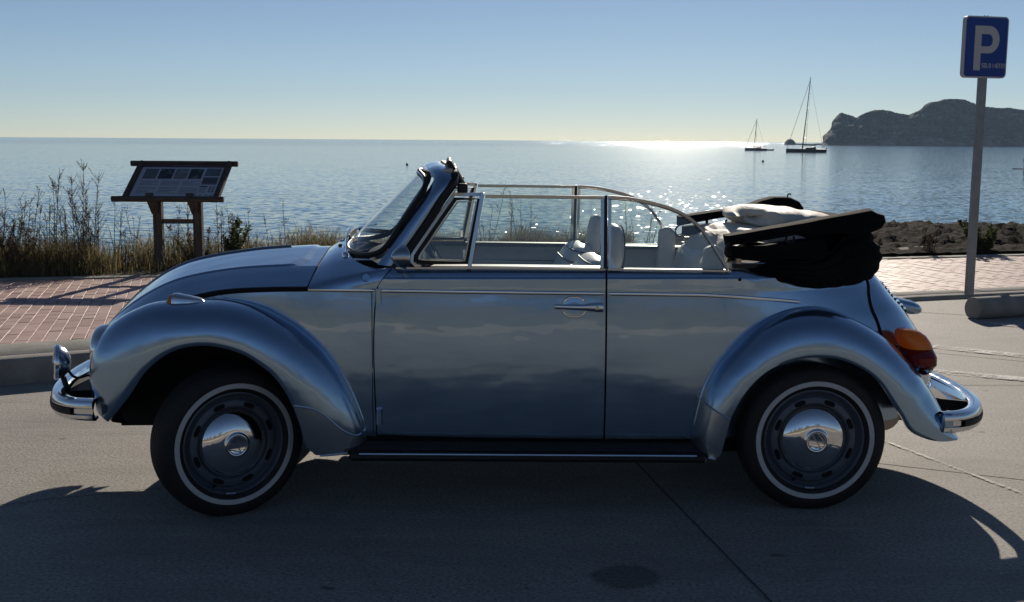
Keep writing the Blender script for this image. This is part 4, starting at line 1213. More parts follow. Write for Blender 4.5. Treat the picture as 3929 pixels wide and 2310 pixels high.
# header lining and clips behind the frame
hp_ = np.array([(0.875, v, 1.445 - 0.12 * v * v) for v in np.linspace(-0.48, 0.48, 24)])
B().sweep([(-0.022, -0.035), (0.020, -0.035), (0.026, 0.0), (0.015, 0.018), (-0.022, 0.012)], hp_, upv=(0, 0, 1)).build('header_lining', M['liner'], wsc, True, 1)
for v0, v1 in ((0.06, 0.46), (-0.46, -0.06)):
    rot = Matrix.Rotation(R(-30), 4, 'Y')
    vz = B().box((0.905, (v0 + v1) / 2, 1.415), (0.024, v1 - v0, 0.125), rot).build('sun_visor', M['padblack'], CAR, True, 1, bevel=0.011, seg=4)
    B().box((0.923, (v0 + v1) / 2, 1.402), (0.016, v1 - v0 - 0.06, 0.085), rot).build('visor_pocket', M['brownvinyl'], vz, True, 1, bevel=0.007)
B().box((0.935, 0.497, 1.352), (0.045, 0.03, 0.045)).build('header_latch', M['padblack'], wsc, True, 1, bevel=0.01)
B().box((0.935, -0.497, 1.352), (0.045, 0.03, 0.045)).build('header_latch', M['padblack'], wsc, True, 1, bevel=0.01)
mr = empty('interior_mirror', parent=CAR)
B().box((0.83, 0.0, 1.345), (0.02, 0.20, 0.055), Matrix.Rotation(R(-12), 4, 'Y')).build('mirror_case', M['padblack'], mr, True, 1, bevel=0.009, seg=4)
B().tube([(0.80, 0, 1.415), (0.815, 0, 1.37)], 0.006).build('mirror_stalk', M['chrome'], mr, True, 1)

# ------------------------------------------------------------------ wipers
for k, (pv, tv) in enumerate(((0.40, 0.02), (-0.08, -0.46))):
    wi = empty('wiper', parent=CAR)
    u0 = ws_pt(pv / 0.56, 0)[0]
    base = np.array([u0 - 0.035, pv, 1.072 - 0.10 * pv * pv])
    tip = ws_pt(tv / 0.56, 0.16) + np.array([-0.03, 0, 0.02])
    B().lathe([(0, 0.016), (0.03, 0.013), (0.038, 0.006), (0.038, 0.0005)], base - np.array([0, 0, 0.022]), (-0.3, 0, 1), 14).build('pivot', M['chrome'], wi, True, 1)
    mid = (base + tip) / 2 + np.array([-0.012, 0, 0.022])
    B().tube(spl([base + np.array([0, 0, 0.012]), mid, tip], 12), 0.006, 6).build('arm', M['chrome'], wi, True, 1)
    bl = np.array([ws_pt(v / 0.56, 0.085 + 0.05 * abs(v - tv)) + np.array([-0.016, 0, 0.010]) for v in np.linspace(tv - 0.19, tv + 0.19, 14)])
    B().sweep([(-0.004, -0.010), (0.004, -0.010), (0.003, 0.012), (-0.003, 0.012)], bl).build('blade', M['rubber'], wi, True, 1)
# washer jet and pivot cluster seen at the near corner
cl = B()
cl.lathe([(0, 0.010), (0.012, 0.009), (0.014, 0.0005)], (0.385, 0.16, 1.072), (-0.2, 0, 1), 12)
cl.build('washer_jet', M['padblack'], CAR, True, 1)

# ------------------------------------------------------------------ door mirror
mir = empty('door_mirror', parent=CAR)
B().lathe([(0.0, 0.0005), (0.0, 0.044), (0.012, 0.048), (0.030, 0.042), (0.050, 0.026), (0.062, 0.010), (0.064, 0.0005)], (0.700, 0.715, 1.083), (-0.80, 0.42, 0.0), 28).build('shell', M['dullchrome'], mir, True, 1)
B().lathe([(-0.001, 0.042), (-0.001, 0.0005)], (0.700, 0.715, 1.083), (-0.80, 0.42, 0.0), 28).build('mirror_glass', M['chrome'], mir, True, 1)
B().tube(spl([(0.690, 0.600, 1.022), (0.692, 0.66, 1.030), (0.686, 0.70, 1.060), (0.682, 0.715, 1.083)], 10), 0.008, 8).build('stem', M['chrome'], mir, True, 1)

# ------------------------------------------------------------------ engine lid and rear details
TG = lambda w: math.asin(min(0.97, (F1([0.5, 0.70, 0.778, 0.823, 0.888, 0.923, 0.952, 0.975], [2.90, 2.80, 2.775, 2.755, 2.749, 2.758, 2.755, 2.745])(w) - RB0) / (float(ue(w)) - RB0)))
G = []
for w in np.linspace(0.52, 0.972, 34):
    tg = TG(w)
    top = max(0, (w - 0.90) / 0.072)
    half = [rear_pt(tg + (math.pi / 2 - tg) * k, w, 0.004 + 0.010 * math.sin(math.pi * min(k * 1.6, 1)) * (0.4 + 0.6 * min(1, (0.99 - w) / 0.2))) for k in np.linspace(0, 1, 22)]
    half = np.array(half)
    G.append(np.concatenate([half, (half * np.array([1, -1, 1]))[::-1][1:]]))
G = np.array(G)
lb = B().grid(G)
lid = lb.build('engine_lid', M['paint'], CAR, True, 1, angle=60, recalc=False)
ed = np.concatenate([G[::-1, 0], G[0, 1:], G[1:, -1]])
for sg_, e in ((1, G[:, 0]), (-1, G[:, -1])):
    B().tube(e + np.array([-0.004, 0.0, 0]), 0.006, 6).build('lid_gap', M['gap'], lid, True, 1)
B().tube(G[-1] + np.array([-0.004, 0, 0.004]), 0.006, 6).build('lid_gap', M['gap'], lid, True, 1)
# louvres: short slots standing on the slope, two banks
for bank in (1, -1):
    for k in range(8):
        w = 0.905 - 0.017 * k
        for tt in (0.63,):
            tg = TG(w); th = tg + (math.pi / 2 - tg) * tt
            p = rear_pt(th, w, 0.0085); q = rear_pt(th + 0.09, w, 0.0085)
            if bank < 0: p = p * np.array([1, -1, 1]); q = q * np.array([1, -1, 1])
            lo = B().sweep([(-0.007, 0), (-0.004, 0.004), (0.004, 0.004), (0.007, 0)], spl([p, (p + q) / 2 + np.array([0.002, 0, 0]), q], 6)).build('louvre', M['paint'], lid, True, 1)
            B().tube([p + np.array([0.003, 0, -0.007]), q + np.array([0.003, 0, -0.007])], 0.004, 6).build('louvre_slot', M['hole'], lo, True, 1)
# number plate lamp housing
pl = B(); G = []
for u, w0, w1, hv in [(3.00, 0.765, 0.832, 0.11), (3.04, 0.750, 0.818, 0.11), (3.09, 0.738, 0.808, 0.105), (3.125, 0.738, 0.796, 0.095), (3.143, 0.745, 0.780, 0.08), (3.148, 0.76, 0.768, 0.06)]:
    G.append([(u, hv * math.copysign(abs(math.cos(t)) ** 0.5, math.cos(t)), (w0 + w1) / 2 + (w1 - w0) / 2 * math.copysign(abs(math.sin(t)) ** 0.6, math.sin(t))) for t in np.linspace(0, 2 * math.pi, 24, endpoint=False)])
pl.grid(np.array(G), cj=True)
pl.build('plate_lamp', M['paint'], CAR, True, 1)
# rear apron
G2 = []
for a in np.linspace(-1, 1, 25):
    v = 0.56 * a; u = 3.15 - 0.20 * abs(a) ** 2.5
    G2.append([(u - 0.02, v, 0.56), (u + 0.005, v, 0.46), (u, v, 0.38), (u - 0.04, v, 0.34)])
B().grid(np.array(G2)).build('rear_apron', M['paint'], CAR, True, 1, recalc=False)
B().grid(np.array([[(2.96 + 0.17 * (1 - abs(a) ** 2.2), 0.56 * a, 0.385), (3.03 + 0.21 * (1 - abs(a) ** 2.2), 0.60 * a, 0.375), (3.03 + 0.20 * (1 - abs(a) ** 2.2), 0.60 * a, 0.32)] for a in np.linspace(-1, 1, 31)])).build('bumper_sun_block', M['dark'], CAR, True, 1, recalc=False)  # added likewise at the tail, closing the sunlit hole in the shadow

# ------------------------------------------------------------------ bumpers
def bumper(name, pts, w0, sgn):
    half = spl(pts, 30)
    P = np.concatenate([np.c_[half[:, 0], half[:, 1], np.full(30, w0)], np.c_[half[::-1, 0], -half[::-1, 1], np.full(30, w0)][1:]])
    bo = empty(name, parent=CAR)
    # blade: side of profile is outwards
    n_ = len(P)
    def sec(prof_, mt, nm, i0=0, i1=None):
        seg = P[i0:i1]
        rows = []
        for i in range(len(seg)):
            T = nrm(seg[min(i + 1, len(seg) - 1)] - seg[max(i - 1, 0)])
            O = np.cross(T, (0, 0, 1.0)); O = nrm(O)
            if O[0] * sgn < 0 and abs(O[0]) > 0.2: O = -O
            if abs(O[0]) <= 0.2 and O[1] * seg[i][1] < 0: O = -O
            rows.append([seg[i] + O * a + np.array([0, 0, b_]) for a, b_ in prof_])
        return B().grid(np.array(rows)).build(nm, M[mt], bo, True, 1, angle=35, recalc=False)
    sec([(-0.050, 0.030), (-0.045, 0.040), (-0.030, 0.045), (-0.012, 0.045), (0.004, 0.040), (0.012, 0.028), (0.012, 0.012), (0.006, 0.006), (0.006, -0.014), (0.012, -0.020), (0.010, -0.034), (0.0, -0.044), (-0.02, -0.048), (-0.045, -0.040), (-0.038, -0.030), (-0.015, -0.035), (0.0, 0.0), (-0.02, 0.034), (-0.050, 0.030)], 'chrome', 'blade')
    sec([(0.005, 0.010), (0.016, 0.008), (0.018, -0.004), (0.016, -0.016), (0.005, -0.018)], 'rubber', 'rubber_strip', 3, -3)
    return bo, P


fb, FP = bumper('front_bumper', [(-0.575, 0.735), (-0.66, 0.715), (-0.745, 0.645), (-0.80, 0.53), (-0.842, 0.35), (-0.862, 0.17), (-0.868, 0.0)], 0.452, -1)
rbm, RP = bumper('rear_bumper', [(2.985, 0.735), (3.06, 0.722), (3.14, 0.675), (3.21, 0.585), (3.275, 0.42), (3.315, 0.22), (3.328, 0.0)], 0.372, 1)
for v in (0.46, -0.46):
    B().sweep([(-0.02, -0.005), (0.02, -0.005), (0.02, 0.005), (-0.02, 0.005)], [(-0.62, v, 0.46), (-0.80, v, 0.455)], upv=(0, 1, 0)).build('bracket', M['dark'], fb, True, 1)
    B().sweep([(-0.025, -0.006), (0.025, -0.006), (0.025, 0.006), (-0.025, 0.006)], [(3.0, v, 0.40), (3.25, v, 0.375)], upv=(0, 1, 0)).build('bracket', M['dark'], rbm, True, 1)
for s_ in (1, -1):
    B().box((3.005, 0.725 * s_, 0.372), (0.05, 0.035, 0.085)).build('end_cap', M['paint'], rbm, True, 1, bevel=0.012)
# fog lamp standing on the front bumper
fg = empty('fog_lamp', parent=CAR)
fo = np.array([-0.795, 0.45, 0.600]); fa = (-0.90, 0.30, 0.06)
B().lathe([(-0.045, 0.0005), (-0.043, 0.022), (-0.034, 0.045), (-0.018, 0.062), (0.0, 0.070)], fo, fa, 32).build('shell', M['guard'], fg, True, 1)
B().lathe([(-0.002, 0.070), (0.004, 0.076), (0.018, 0.076), (0.024, 0.070), (0.022, 0.062)], fo, fa, 32).build('rim', M['chrome'], fg, True, 1)
B().lathe([(0.020, 0.066), (0.028, 0.04), (0.031, 0.0005)], fo, fa, 32).build('lens', M['clearlens'], fg, True, 1)
bb = B(); bb.tube([fo + np.array([0.01, 0, -0.065]), (-0.775, 0.46, 0.512), (-0.76, 0.47, 0.480)], 0.012, 8)
bb.build('stalk', M['padblack'], fg, True, 1)
bb = B(); bb.tube(spl([fo + np.array([0.03, 0.0, -0.03]), (-0.73, 0.45, 0.53), (-0.68, 0.44, 0.54), (-0.62, 0.42, 0.52)], 10), 0.006, 6)
bb.build('cable', M['rubber'], fg, True, 1)

# ------------------------------------------------------------------ wheels
def make_wheel(parent, steer, spin, u, v, w, side, emb):
    wh = empty('wheel', (u, -v * side, w), R(0), CAR)
    wh.rotation_euler = (0, 0, R(steer))
    ax = (0, -1.0 * side, 0)   # local space of the wheel: outwards
    O = (0, 0, 0)
    Rt = 0.316
    tp = [(0.050, 0.205), (0.066, 0.219), (0.078, 0.237), (0.082, 0.258), (0.080, 0.278), (0.074, 0.294), (0.064, 0.306), (0.052, 0.312)]
    tread = []
    for k, a in enumerate(np.linspace(0.052, -0.052, 21)):
        gv = 0.006 if k % 4 == 2 else 0.0
        tread.append((a, Rt - 0.0035 * (a / 0.05) ** 2 - gv))
    tp2 = [(-a, r) for a, r in tp[::-1]]
    b_ = B().lathe(tp + tread + tp2, O, ax, 72)
    ty = b_.build('tyre', M['tyre'], wh, angle=28)
    # tread sipes are the grooves above; flattened foot where it carries the car
    me = ty.data
    for vt in me.vertices:
        if vt.co.z < -(w - 0.002): vt.co.z = -(w - 0.002)
    B().lathe([(0.0795, 0.2340), (0.0836, 0.2350), (0.0842, 0.2445), (0.0836, 0.2545), (0.0795, 0.2560)], O, ax, 72).build('whitewall', M['whitewall'], wh)
    rp = [(0.060, 0.2175), (0.068, 0.2165), (0.070, 0.211), (0.064, 0.206), (0.052, 0.203), (0.043, 0.199), (0.040, 0.193), (0.044, 0.188), (0.054, 0.184), (0.058, 0.179), (0.058, 0.158), (0.052, 0.151), (0.040, 0.145), (0.036, 0.05), (0.036, 0.0005)]
    rim_ = B().lathe(rp, O, ax, 72).build('rim', M['rim'], wh, angle=40)
    X = np.array([1.0, 0, 0]); Z = np.array([0, 0, 1.0]); A = np.array(ax, float)
    for k in range(8):
        t = 2 * math.pi * k / 8 + spin
        G = []
        for rr_ in (1.0, 0.6, 0.05):
            ring = []
            for q in np.linspace(0, 2 * math.pi, 20, endpoint=False):
                da = 0.150 * rr_ * math.copysign(abs(math.cos(q)) ** 0.6, math.cos(q)); dr = 0.0105 * rr_ * math.copysign(abs(math.sin(q)) ** 0.7, math.sin(q))
                r_ = 0.1675 + dr
                ring.append((X * math.cos(t + da) + Z * math.sin(t + da)) * r_ + A * 0.0592)
            G.append(ring)
        B().grid(np.array(G), cj=True).build('vent_slot', M['hole'], wh)
    # valve
    t = spin + 3.9
    p0 = (X * math.cos(t) + Z * math.sin(t)) * 0.196 + A * 0.045
    B().tube([p0, p0 + A * 0.025 - (X * math.cos(t) + Z * math.sin(t)) * 0.01], 0.005, 6).build('valve', M['rubber'], wh)
    # balance weight
    t = spin + 4.25
    B().tube([(X * math.cos(t + d) + Z * math.sin(t + d)) * 0.211 + A * 0.070 for d in np.linspace(-0.1, 0.1, 6)], 0.006, 6).build('balance_weight', M['dullchrome'], wh)
    hcp = [(0.034, 0.1460), (0.044, 0.1470), (0.060, 0.139), (0.076, 0.122), (0.088, 0.099), (0.095, 0.072), (0.097, 0.058), (0.0975, 0.0525), (0.101, 0.050), (0.1035, 0.046), (0.1035, 0.041), (0.1015, 0.038), (0.1018, 0.0005)]
    hc = B().lathe(hcp, O, ax, 64).build('hubcap', M['chrome'], wh, angle=60)
    # badge: ring with two stacked strokes, pressed into the cap
    eb = B(); s_ = 0.0375; ca, sa = math.cos(emb), math.sin(emb)
    def q3(a, b2, h): 
        x, z = a * ca - b2 * sa, a * sa + b2 * ca
        return X * x * s_ + Z * z * s_ + A * (0.1012 + h)
    ringp = [q3(math.cos(t), math.sin(t), 0.001) for t in np.linspace(0, 2 * math.pi, 40, endpoint=False)]
    eb.tube(ringp, 0.0022, 6, closed=True, upv=tuple(A))
    for st_ in ([(-0.36, 0.86), (0, 0.10), (0.36, 0.86)], [(-0.84, 0.42), (-0.42, -0.80), (0, 0.0), (0.42, -0.80), (0.84, 0.42)]):
        for a_, b2 in zip(st_[:-1], st_[1:]):
            eb.sweep([(-0.0024, -0.001), (0.0024, -0.001), (0.0018, 0.0022), (-0.0018, 0.0022)], [q3(*a_, 0), q3(*b2, 0)], upv=tuple(A))
    eb.build('badge', M['dullchrome'], hc)
    # brake drum and inner side
    B().lathe([(0.03, 0.12), (-0.07, 0.12), (-0.075, 0.03), (-0.20, 0.028)], O, ax, 24).build('brake_drum', M['dark'], wh)
    return wh


make_wheel(CAR, 31, 0.35, -0.046, 0.668, 0.306, 1, 0.9)
make_wheel(CAR, 0, 0.40, 2.425, 0.675, 0.306, 1, 1.0)
make_wheel(CAR, 30, 0.1, 0.000, 0.690, 0.306, -1, 0.3)
make_wheel(CAR, 0, 0.9, 2.425, 0.675, 0.306, -1, 2.0)

# ------------------------------------------------------------------ underside
ub_ = B()
ub_.box((1.22, 0, 0.250), (1.86, 1.18, 0.08))
ub_.box((-0.28, 0, 0.50), (0.60, 0.70, 0.20))
ub_.box((2.65, 0, 0.42), (0.70, 0.66, 0.28))
ub_.box((0.16, 0, 0.40), (0.30, 0.68, 0.30))
ub_.box((2.10, 0, 0.36), (0.35, 0.72, 0.25))
ub_.build('floor_pan', M['dark'], CAR, True, 1, bevel=0.02)
ax_ = B(); ax_.tube([(0.0, 0.62, 0.29), (0.0, -0.62, 0.29)], 0.03, 10); ax_.tube([(2.425, 0.62, 0.30), (2.425, -0.62, 0.30)], 0.035, 10)
ax_.tube([(-0.32, 0.30, 0.30), (0.0, 0.55, 0.25)], 0.014, 8); ax_.tube([(-0.32, -0.30, 0.30), (0.0, -0.55, 0.25)], 0.014, 8)
ax_.build('axle', M['dark'], CAR, True, 1)
mf = B(); mf.lathe([(0, 0.02), (0, 0.075), (0.02, 0.085), (0.88, 0.085), (0.90, 0.075), (0.90, 0.02)], (2.84, -0.45, 0.345), (0, 1, 0), 20)
mf.tube(spl([(2.80, 0.40, 0.36), (2.74, 0.47, 0.34), (2.70, 0.50, 0.33), (2.76, 0.48, 0.30)], 12), 0.035, 10)
mf.build('exhaust_silencer', M['brownchrome'], CAR, True, 1)
for v in (0.16, -0.16):
    B().tube([(2.95, v, 0.31), (3.17, v, 0.30)], 0.017, 12).build('tail_pipe', M['dullchrome'], CAR, True, 1)
jp = B(); jp.lathe([(0, 0.0005), (0, 0.010), (-0.012, 0.011), (-0.012, 0.0005)], (1.955, 0.735, 0.226), (0, 0, 1), 10); jp.build('jack_plug', M['whitewall'], CAR, True, 1)

# ------------------------------------------------------------------ interior
B().box((1.30, 0, 0.325), (1.50, 1.12, 0.05)).build('cabin_floor', M['carpet'], CAR, True, 1)
G = []
for v in np.linspace(-0.575, 0.575, 25):
    k = 1 - (v / 0.575) ** 4 * 0.4
    G.append([(0.50 + 0.09 * (v / 0.575) ** 2, v, 1.035), (0.56 + 0.05 * (v / 0.575) ** 2, v, 1.062 - 0.03 * (v / 0.575) ** 2), (0.68, v, 1.058 - 0.02 * (v / 0.575) ** 2), (0.74, v, 1.035), (0.765, v, 0.98), (0.755, v, 0.90), (0.70, v, 0.80), (0.60, v, 0.55), (0.55, v, 0.35)])
dash = B().grid(np.array(G)).build('dashboard', M['padblack'], CAR, True, 1, recalc=False)
G = []
for t in np.linspace(0, math.pi, 14):
    G.append([(u, 0.33 + (0.15 - 0.03 * k) * math.cos(t), 1.03 + (0.085 - 0.02 * k) * math.sin(t)) for k, u in enumerate((0.74, 0.70, 0.62, 0.56))])
B().grid(np.array(G)).build('instrument_hood', M['padblack'], dash, True, 1, solid=0.006)
# steering wheel
stw = empty('steering_wheel', parent=CAR)
sa = nrm((0.86, 0, 0.50)); so = np.array([0.845, 0.33, 1.000])
sx = np.array([0, 1.0, 0]); sy = np.cross(sa, sx)
B().tube([so + (sx * math.cos(t) + sy * math.sin(t)) * 0.185 for t in np.linspace(0, 2 * math.pi, 40, endpoint=False)], 0.0115, 8, closed=True, upv=tuple(sa)).build('wheel_rim', M['padblack'], stw, True, 1)
sp = B()
for t in (0.3, math.pi - 0.3, math.pi * 1.5): sp.sweep([(-0.02, -0.006), (0.02, -0.006), (0.02, 0.006), (-0.02, 0.006)], [so - sa * 0.03, so + (sx * math.cos(t) + sy * math.sin(t)) * 0.18], upv=tuple(sa))
sp.build('spoke', M['padblack'], stw, True, 1)
B().lathe([(-0.28, 0.022), (-0.05, 0.024), (-0.045, 0.055), (-0.015, 0.05), (-0.01, 0.0005)], so, sa, 20).build('column', M['padblack'], stw, True, 1)
# front seats: cushion, leaning back, separate head restraint
for v in (0.31, -0.31):
    seat = empty('front_seat', parent=CAR)
    B().box((1.20, v, 0.56), (0.50, 0.46, 0.20), Matrix.Rotation(R(-8), 4, 'Y')).build('cushion', M['vinyl'], seat, True, 1, bevel=0.06, seg=5)
    G = []
    for k, (u, w, hv, tk) in enumerate([(1.36, 0.55, 0.235, 0.07), (1.40, 0.70, 0.245, 0.075), (1.455, 0.86, 0.245, 0.075), (1.505, 0.97, 0.235, 0.07), (1.53, 1.02, 0.21, 0.06), (1.545, 1.045, 0.16, 0.04), (1.55, 1.052, 0.08, 0.015)]):
        G.append([(u + tk * math.copysign(abs(math.cos(t)) ** 0.7, math.cos(t)), v + hv * math.copysign(abs(math.sin(t)) ** 0.55, math.sin(t)), w + 0.25 * tk * math.cos(t) * -1) for t in np.linspace(0, 2 * math.pi, 32, endpoint=False)])
    bk = B().grid(spl_rows := np.array(G), cj=True).build('backrest', M['vinyl'], seat, True, 1, subsurf=1)
    for q_ in (2, 3, 4):
        rg = spl_rows[q_]; cc_ = rg.mean(axis=0)
        B().tube(cc_ + (rg - cc_) * 1.012, 0.0045, 5, closed=True).build('seam_piping', M['padblack'], bk, True, 1)
    for dv in (-0.12, 0.0, 0.12):
        B().tube(spl([(1.30, v + dv, 0.62), (1.378, v + dv, 0.86), (1.436, v + dv, 0.97), (1.490, v + dv * 0.95, 1.040)], 14), 0.004, 5).build('seam_piping', M['padblack'], bk, True, 1)
    G = []
    for k, (u, w, hv, tk) in enumerate([(1.585, 0.975, 0.09, 0.018), (1.593, 0.985, 0.125, 0.034), (1.605, 1.03, 0.135, 0.042), (1.612, 1.10, 0.130, 0.040), (1.612, 1.155, 0.115, 0.034), (1.610, 1.182, 0.09, 0.022), (1.608, 1.190, 0.05, 0.008)]):
        G.append([(u + 0.005 + tk * math.copysign(abs(math.cos(t)) ** 0.7, math.cos(t)), v + hv * math.copysign(abs(math.sin(t)) ** 0.6, math.sin(t)), w) for t in np.linspace(0, 2 * math.pi, 28, endpoint=False)])
    G = np.array(G); G = np.concatenate([np.repeat(G[0].mean(axis=0)[None, None], 28, 1), G, np.repeat(G[-1].mean(axis=0)[None, None], 28, 1)], 0)
    hr = B().grid(G, cj=True).build('head_restraint', M['vinyl'], seat, True, 1, subsurf=1)
    B().tube([(1.648 - 0.002, v + 0.128 * math.cos(t), 1.085 + 0.098 * math.sin(t)) for t in np.linspace(0, 2 * math.pi, 30, endpoint=False)], 0.004, 5, closed=True, upv=(1, 0, 0)).build('seam_piping', M['padblack'], hr, True, 1)
# rear bench
bench = empty('rear_bench', parent=CAR)
B().box((1.90, 0, 0.62), (0.42, 1.02, 0.18), Matrix.Rotation(R(-8), 4, 'Y')).build('cushion', M['vinyl'], bench, True, 1, bevel=0.06, seg=5)
for v in (0.27, -0.27):
    B().box((2.10, v, 0.86), (0.15, 0.52, 0.36), Matrix.Rotation(R(16), 4, 'Y')).build('backrest', M['vinyl'], bench, True, 1, bevel=0.065, seg=5)
for v, s_ in ((0.53, 1), (-0.53, -1)):
    B().prism([(1.96, 0.80), (2.06, 0.80), (2.06, 1.09), (2.02, 1.12), (1.975, 1.10)], -0.03, 0.03, lambda a, b_, h: (a, v + h, b_)).build('side_pad', M['vinyl'], bench, True, 1, bevel=0.015)
B().box((2.33, 0, 0.93), (0.40, 1.0, 0.06)).build('rear_shelf', M['carpet'], CAR, True, 1)

# ------------------------------------------------------------------ folded soft top
TOP = empty('soft_top', parent=CAR)


def wob(p, amp, f=7.0, seed=0.0):
    v = noise.noise_vector(Vector((p[0] * f + seed, p[1] * f, p[2] * f)))
    return np.array(p) + np.array([v.x, v.y, v.z]) * amp


# outer skirt of canvas wrapped round the tail
bot = F1([0, 0.22, 0.45, 0.62, 0.80, 0.92, 1.0], [0.985, 0.948, 0.940, 0.952, 0.972, 0.985, 0.99])
G = []
nth = 60
for j in range(nth * 2 - 1):
    s_ = j / (nth - 1)
    sgn = 1
    if s_ > 1: s_ = 2 - s_; sgn = -1
    u0 = 2.195; row = []
    for k in np.linspace(0, 1, 22):
        wb_ = float(bot(s_)); wt = float(F1([0, 0.12, 0.30, 0.45, 1.0], [1.035, 1.045, 1.075, 1.165, 1.15])(s_))
        w = wb_ + (wt - wb_) * k
        th = math.asin((u0 - RB0) / (float(ue(0.96)) - RB0)); th = th + (math.pi / 2 - th) * s_
        p = rear_pt(th, 0.965)
        # bulge out then in with height; the back leans in with the tail
        bulge = 0.020 + 0.030 * math.sin(math.pi * min(1, k * 1.15)) - 0.05 * max(0, k - 0.75)
        c = np.array([2.30, 0, w]); d = nrm(p - np.array([2.30, 0, p[2]]))
        back = -0.055 * s_ ** 3 * (0.4 + 0.6 * k)
        p = np.array([p[0] + d[0] * bulge + back, p[1] + d[1] * bulge * 0.8, w])
        if s_ < 0.12: p[1] -= 0.10 * (0.12 - s_) / 0.12
        fold = 0.010 * math.sin(26 * k + 5 * s_ + 2.0 * noise.noise(Vector((s_ * 5, k * 3, 1.7)))) * (0.3 + 0.7 * k)
        p = p + d * fold
        p = wob(p, 0.014, 6, 3.0); p = wob(p, 0.007, 17, 9.0)
        if sgn < 0: p = p * np.array([1, -1, 1])
        row.append(p)
    G.append(row)
G = np.array(G)
B().grid(G).build('canvas_skirt', M['fabric'], TOP, True, 1, angle=0, recalc=False, solid=0.012)
B().tube(G[:, 0], 0.010, 7).build('canvas_hem', M['fabric'], TOP, True, 1)


def slab(name, secs, mt, n=40, wobble=0.006, f=9, k=22, p=0.45, seed=0, lines=0.0, subs=0):
    """loft of rounded-rectangle sections across v: (u, w) centre, half length along u.. each sec = (u, v0, v1, w0, w1)"""
    S_ = spl(secs, n); G = []
    for i, (u, v0, v1, w0, w1) in enumerate(S_):
        ring = []
        e = math.sin(math.pi * min(1, min(i, n - 1 - i) / 3 + 0.02) / 2)
        for t in np.linspace(0, 2 * math.pi, k, endpoint=False):
            c_, s__ = math.cos(t), math.sin(t)
            q = np.array([u, (v0 + v1) / 2 + (v1 - v0) / 2 * e * math.copysign(abs(c_) ** p, c_), (w0 + w1) / 2 + (w1 - w0) / 2 * e * math.copysign(abs(s__) ** p, s__)])
            if lines: q[1] += lines * math.sin((q[2] - w0) / max(w1 - w0, 1e-3) * 14) * (1 if c_ > 0 else -1)
            ring.append(wob(q, wobble, f, seed))
        G.append(ring)
    G = np.array(G)
    G = np.concatenate([np.repeat(G[0].mean(axis=0)[None, None], k, 1), G, np.repeat(G[-1].mean(axis=0)[None, None], k, 1)], 0)
    return B().grid(G, cj=True).build(name, M[mt], TOP, True, 1, angle=50, recalc=False)


def fold_slab(name, poly, v0, v1, ridges=()):
    """flat stack of folded canvas lying on a frame rail: outline in (u, w), with the edges of its layers standing out"""
    P = [tuple(q) for q in poly]
    nv = 7
    Q = np.array(P + P[:1]); L_ = np.r_[0, np.cumsum(np.linalg.norm(np.diff(Q, axis=0), axis=1))]
    tt_ = np.unique(np.r_[np.linspace(0, L_[-1], 90)[:-1], L_[:-1]])
    ring = np.c_[np.interp(tt_, L_, Q[:, 0]), np.interp(tt_, L_, Q[:, 1])]
    c = ring.mean(axis=0)
    G = []
    for j, t in enumerate(np.linspace(0, 1, nv)):
        k = 1.0 - 0.05 * (2 * abs(t - 0.5)) ** 4
        G.append([wob((c[0] + (a_ - c[0]) * (1 - (1 - k) * 0.3), v0 + (v1 - v0) * t, c[1] + (b_ - c[1]) * k), 0.0022, 11, 3.0) for a_, b_ in ring])
    G = np.array(G)
    cap0 = np.array([[G[0].mean(axis=0) + (q - G[0].mean(axis=0)) * s__ for q in G[0]] for s__ in (0.02, 0.7)])
    cap1 = np.array([[G[-1].mean(axis=0) + (q - G[-1].mean(axis=0)) * s__ for q in G[-1]] for s__ in (0.7, 0.02)])
    o = B().grid(np.concatenate([cap0, G, cap1]), cj=True).build(name, M['fabric'], TOP, True, 1, angle=50, recalc=False)
    for line in ridges:
        for vv in (v0, v1):
            L = spl([(a_, vv, b_) for a_, b_ in line], 24)
            B().tube([wob(q, 0.004, 9, 1.0) for q in L], 0.0055, 6).build('canvas_fold', M['fabric'], o, True, 1)
    return o


NEAR_UP = [(2.072, 1.154), (2.20, 1.178), (2.40, 1.214), (2.60, 1.252), (2.700, 1.272), (2.728, 1.257), (2.757, 1.250), (2.766, 1.222), (2.748, 1.192), (2.68, 1.160), (2.60, 1.165), (2.50, 1.172), (2.416, 1.168), (2.30, 1.147), (2.16, 1.122), (2.083, 1.110)]
NEAR_LO = [(2.084, 1.110), (2.147, 1.107), (2.25, 1.112), (2.35, 1.128), (2.42, 1.142), (2.50, 1.14), (2.52, 1.08), (2.45, 1.055), (2.30, 1.050), (2.16, 1.054), (2.094, 1.060)]
FAR_UP = [(2.066, 1.172), (2.20, 1.192), (2.36, 1.218), (2.45, 1.240), (2.50, 1.262), (2.556, 1.277), (2.645, 1.274), (2.690, 1.255), (2.716, 1.22), (2.70, 1.18), (2.58, 1.165), (2.42, 1.189), (2.27, 1.165), (2.067, 1.124)]
FAR_LO = [(2.10, 1.118), (2.25, 1.134), (2.403, 1.147), (2.47, 1.14), (2.45, 1.105), (2.397, 1.095), (2.24, 1.082), (2.10, 1.075)]
fold_slab('folded_roof', NEAR_UP, 0.44, 0.555, [[(2.09, 1.142), (2.40, 1.198), (2.70, 1.258)], [(2.09, 1.128), (2.40, 1.184), (2.72, 1.238)], [(2.45, 1.176), (2.60, 1.185), (2.75, 1.215)]])
fold_slab('folded_roof', NEAR_LO, 0.45, 0.560, [[(2.09, 1.096), (2.30, 1.098), (2.48, 1.11)], [(2.10, 1.078), (2.30, 1.074), (2.48, 1.08)]])
fold_slab('folded_roof', FAR_UP, -0.555, -0.44, [[(2.08, 1.155), (2.36, 1.20), (2.45, 1.222)]])
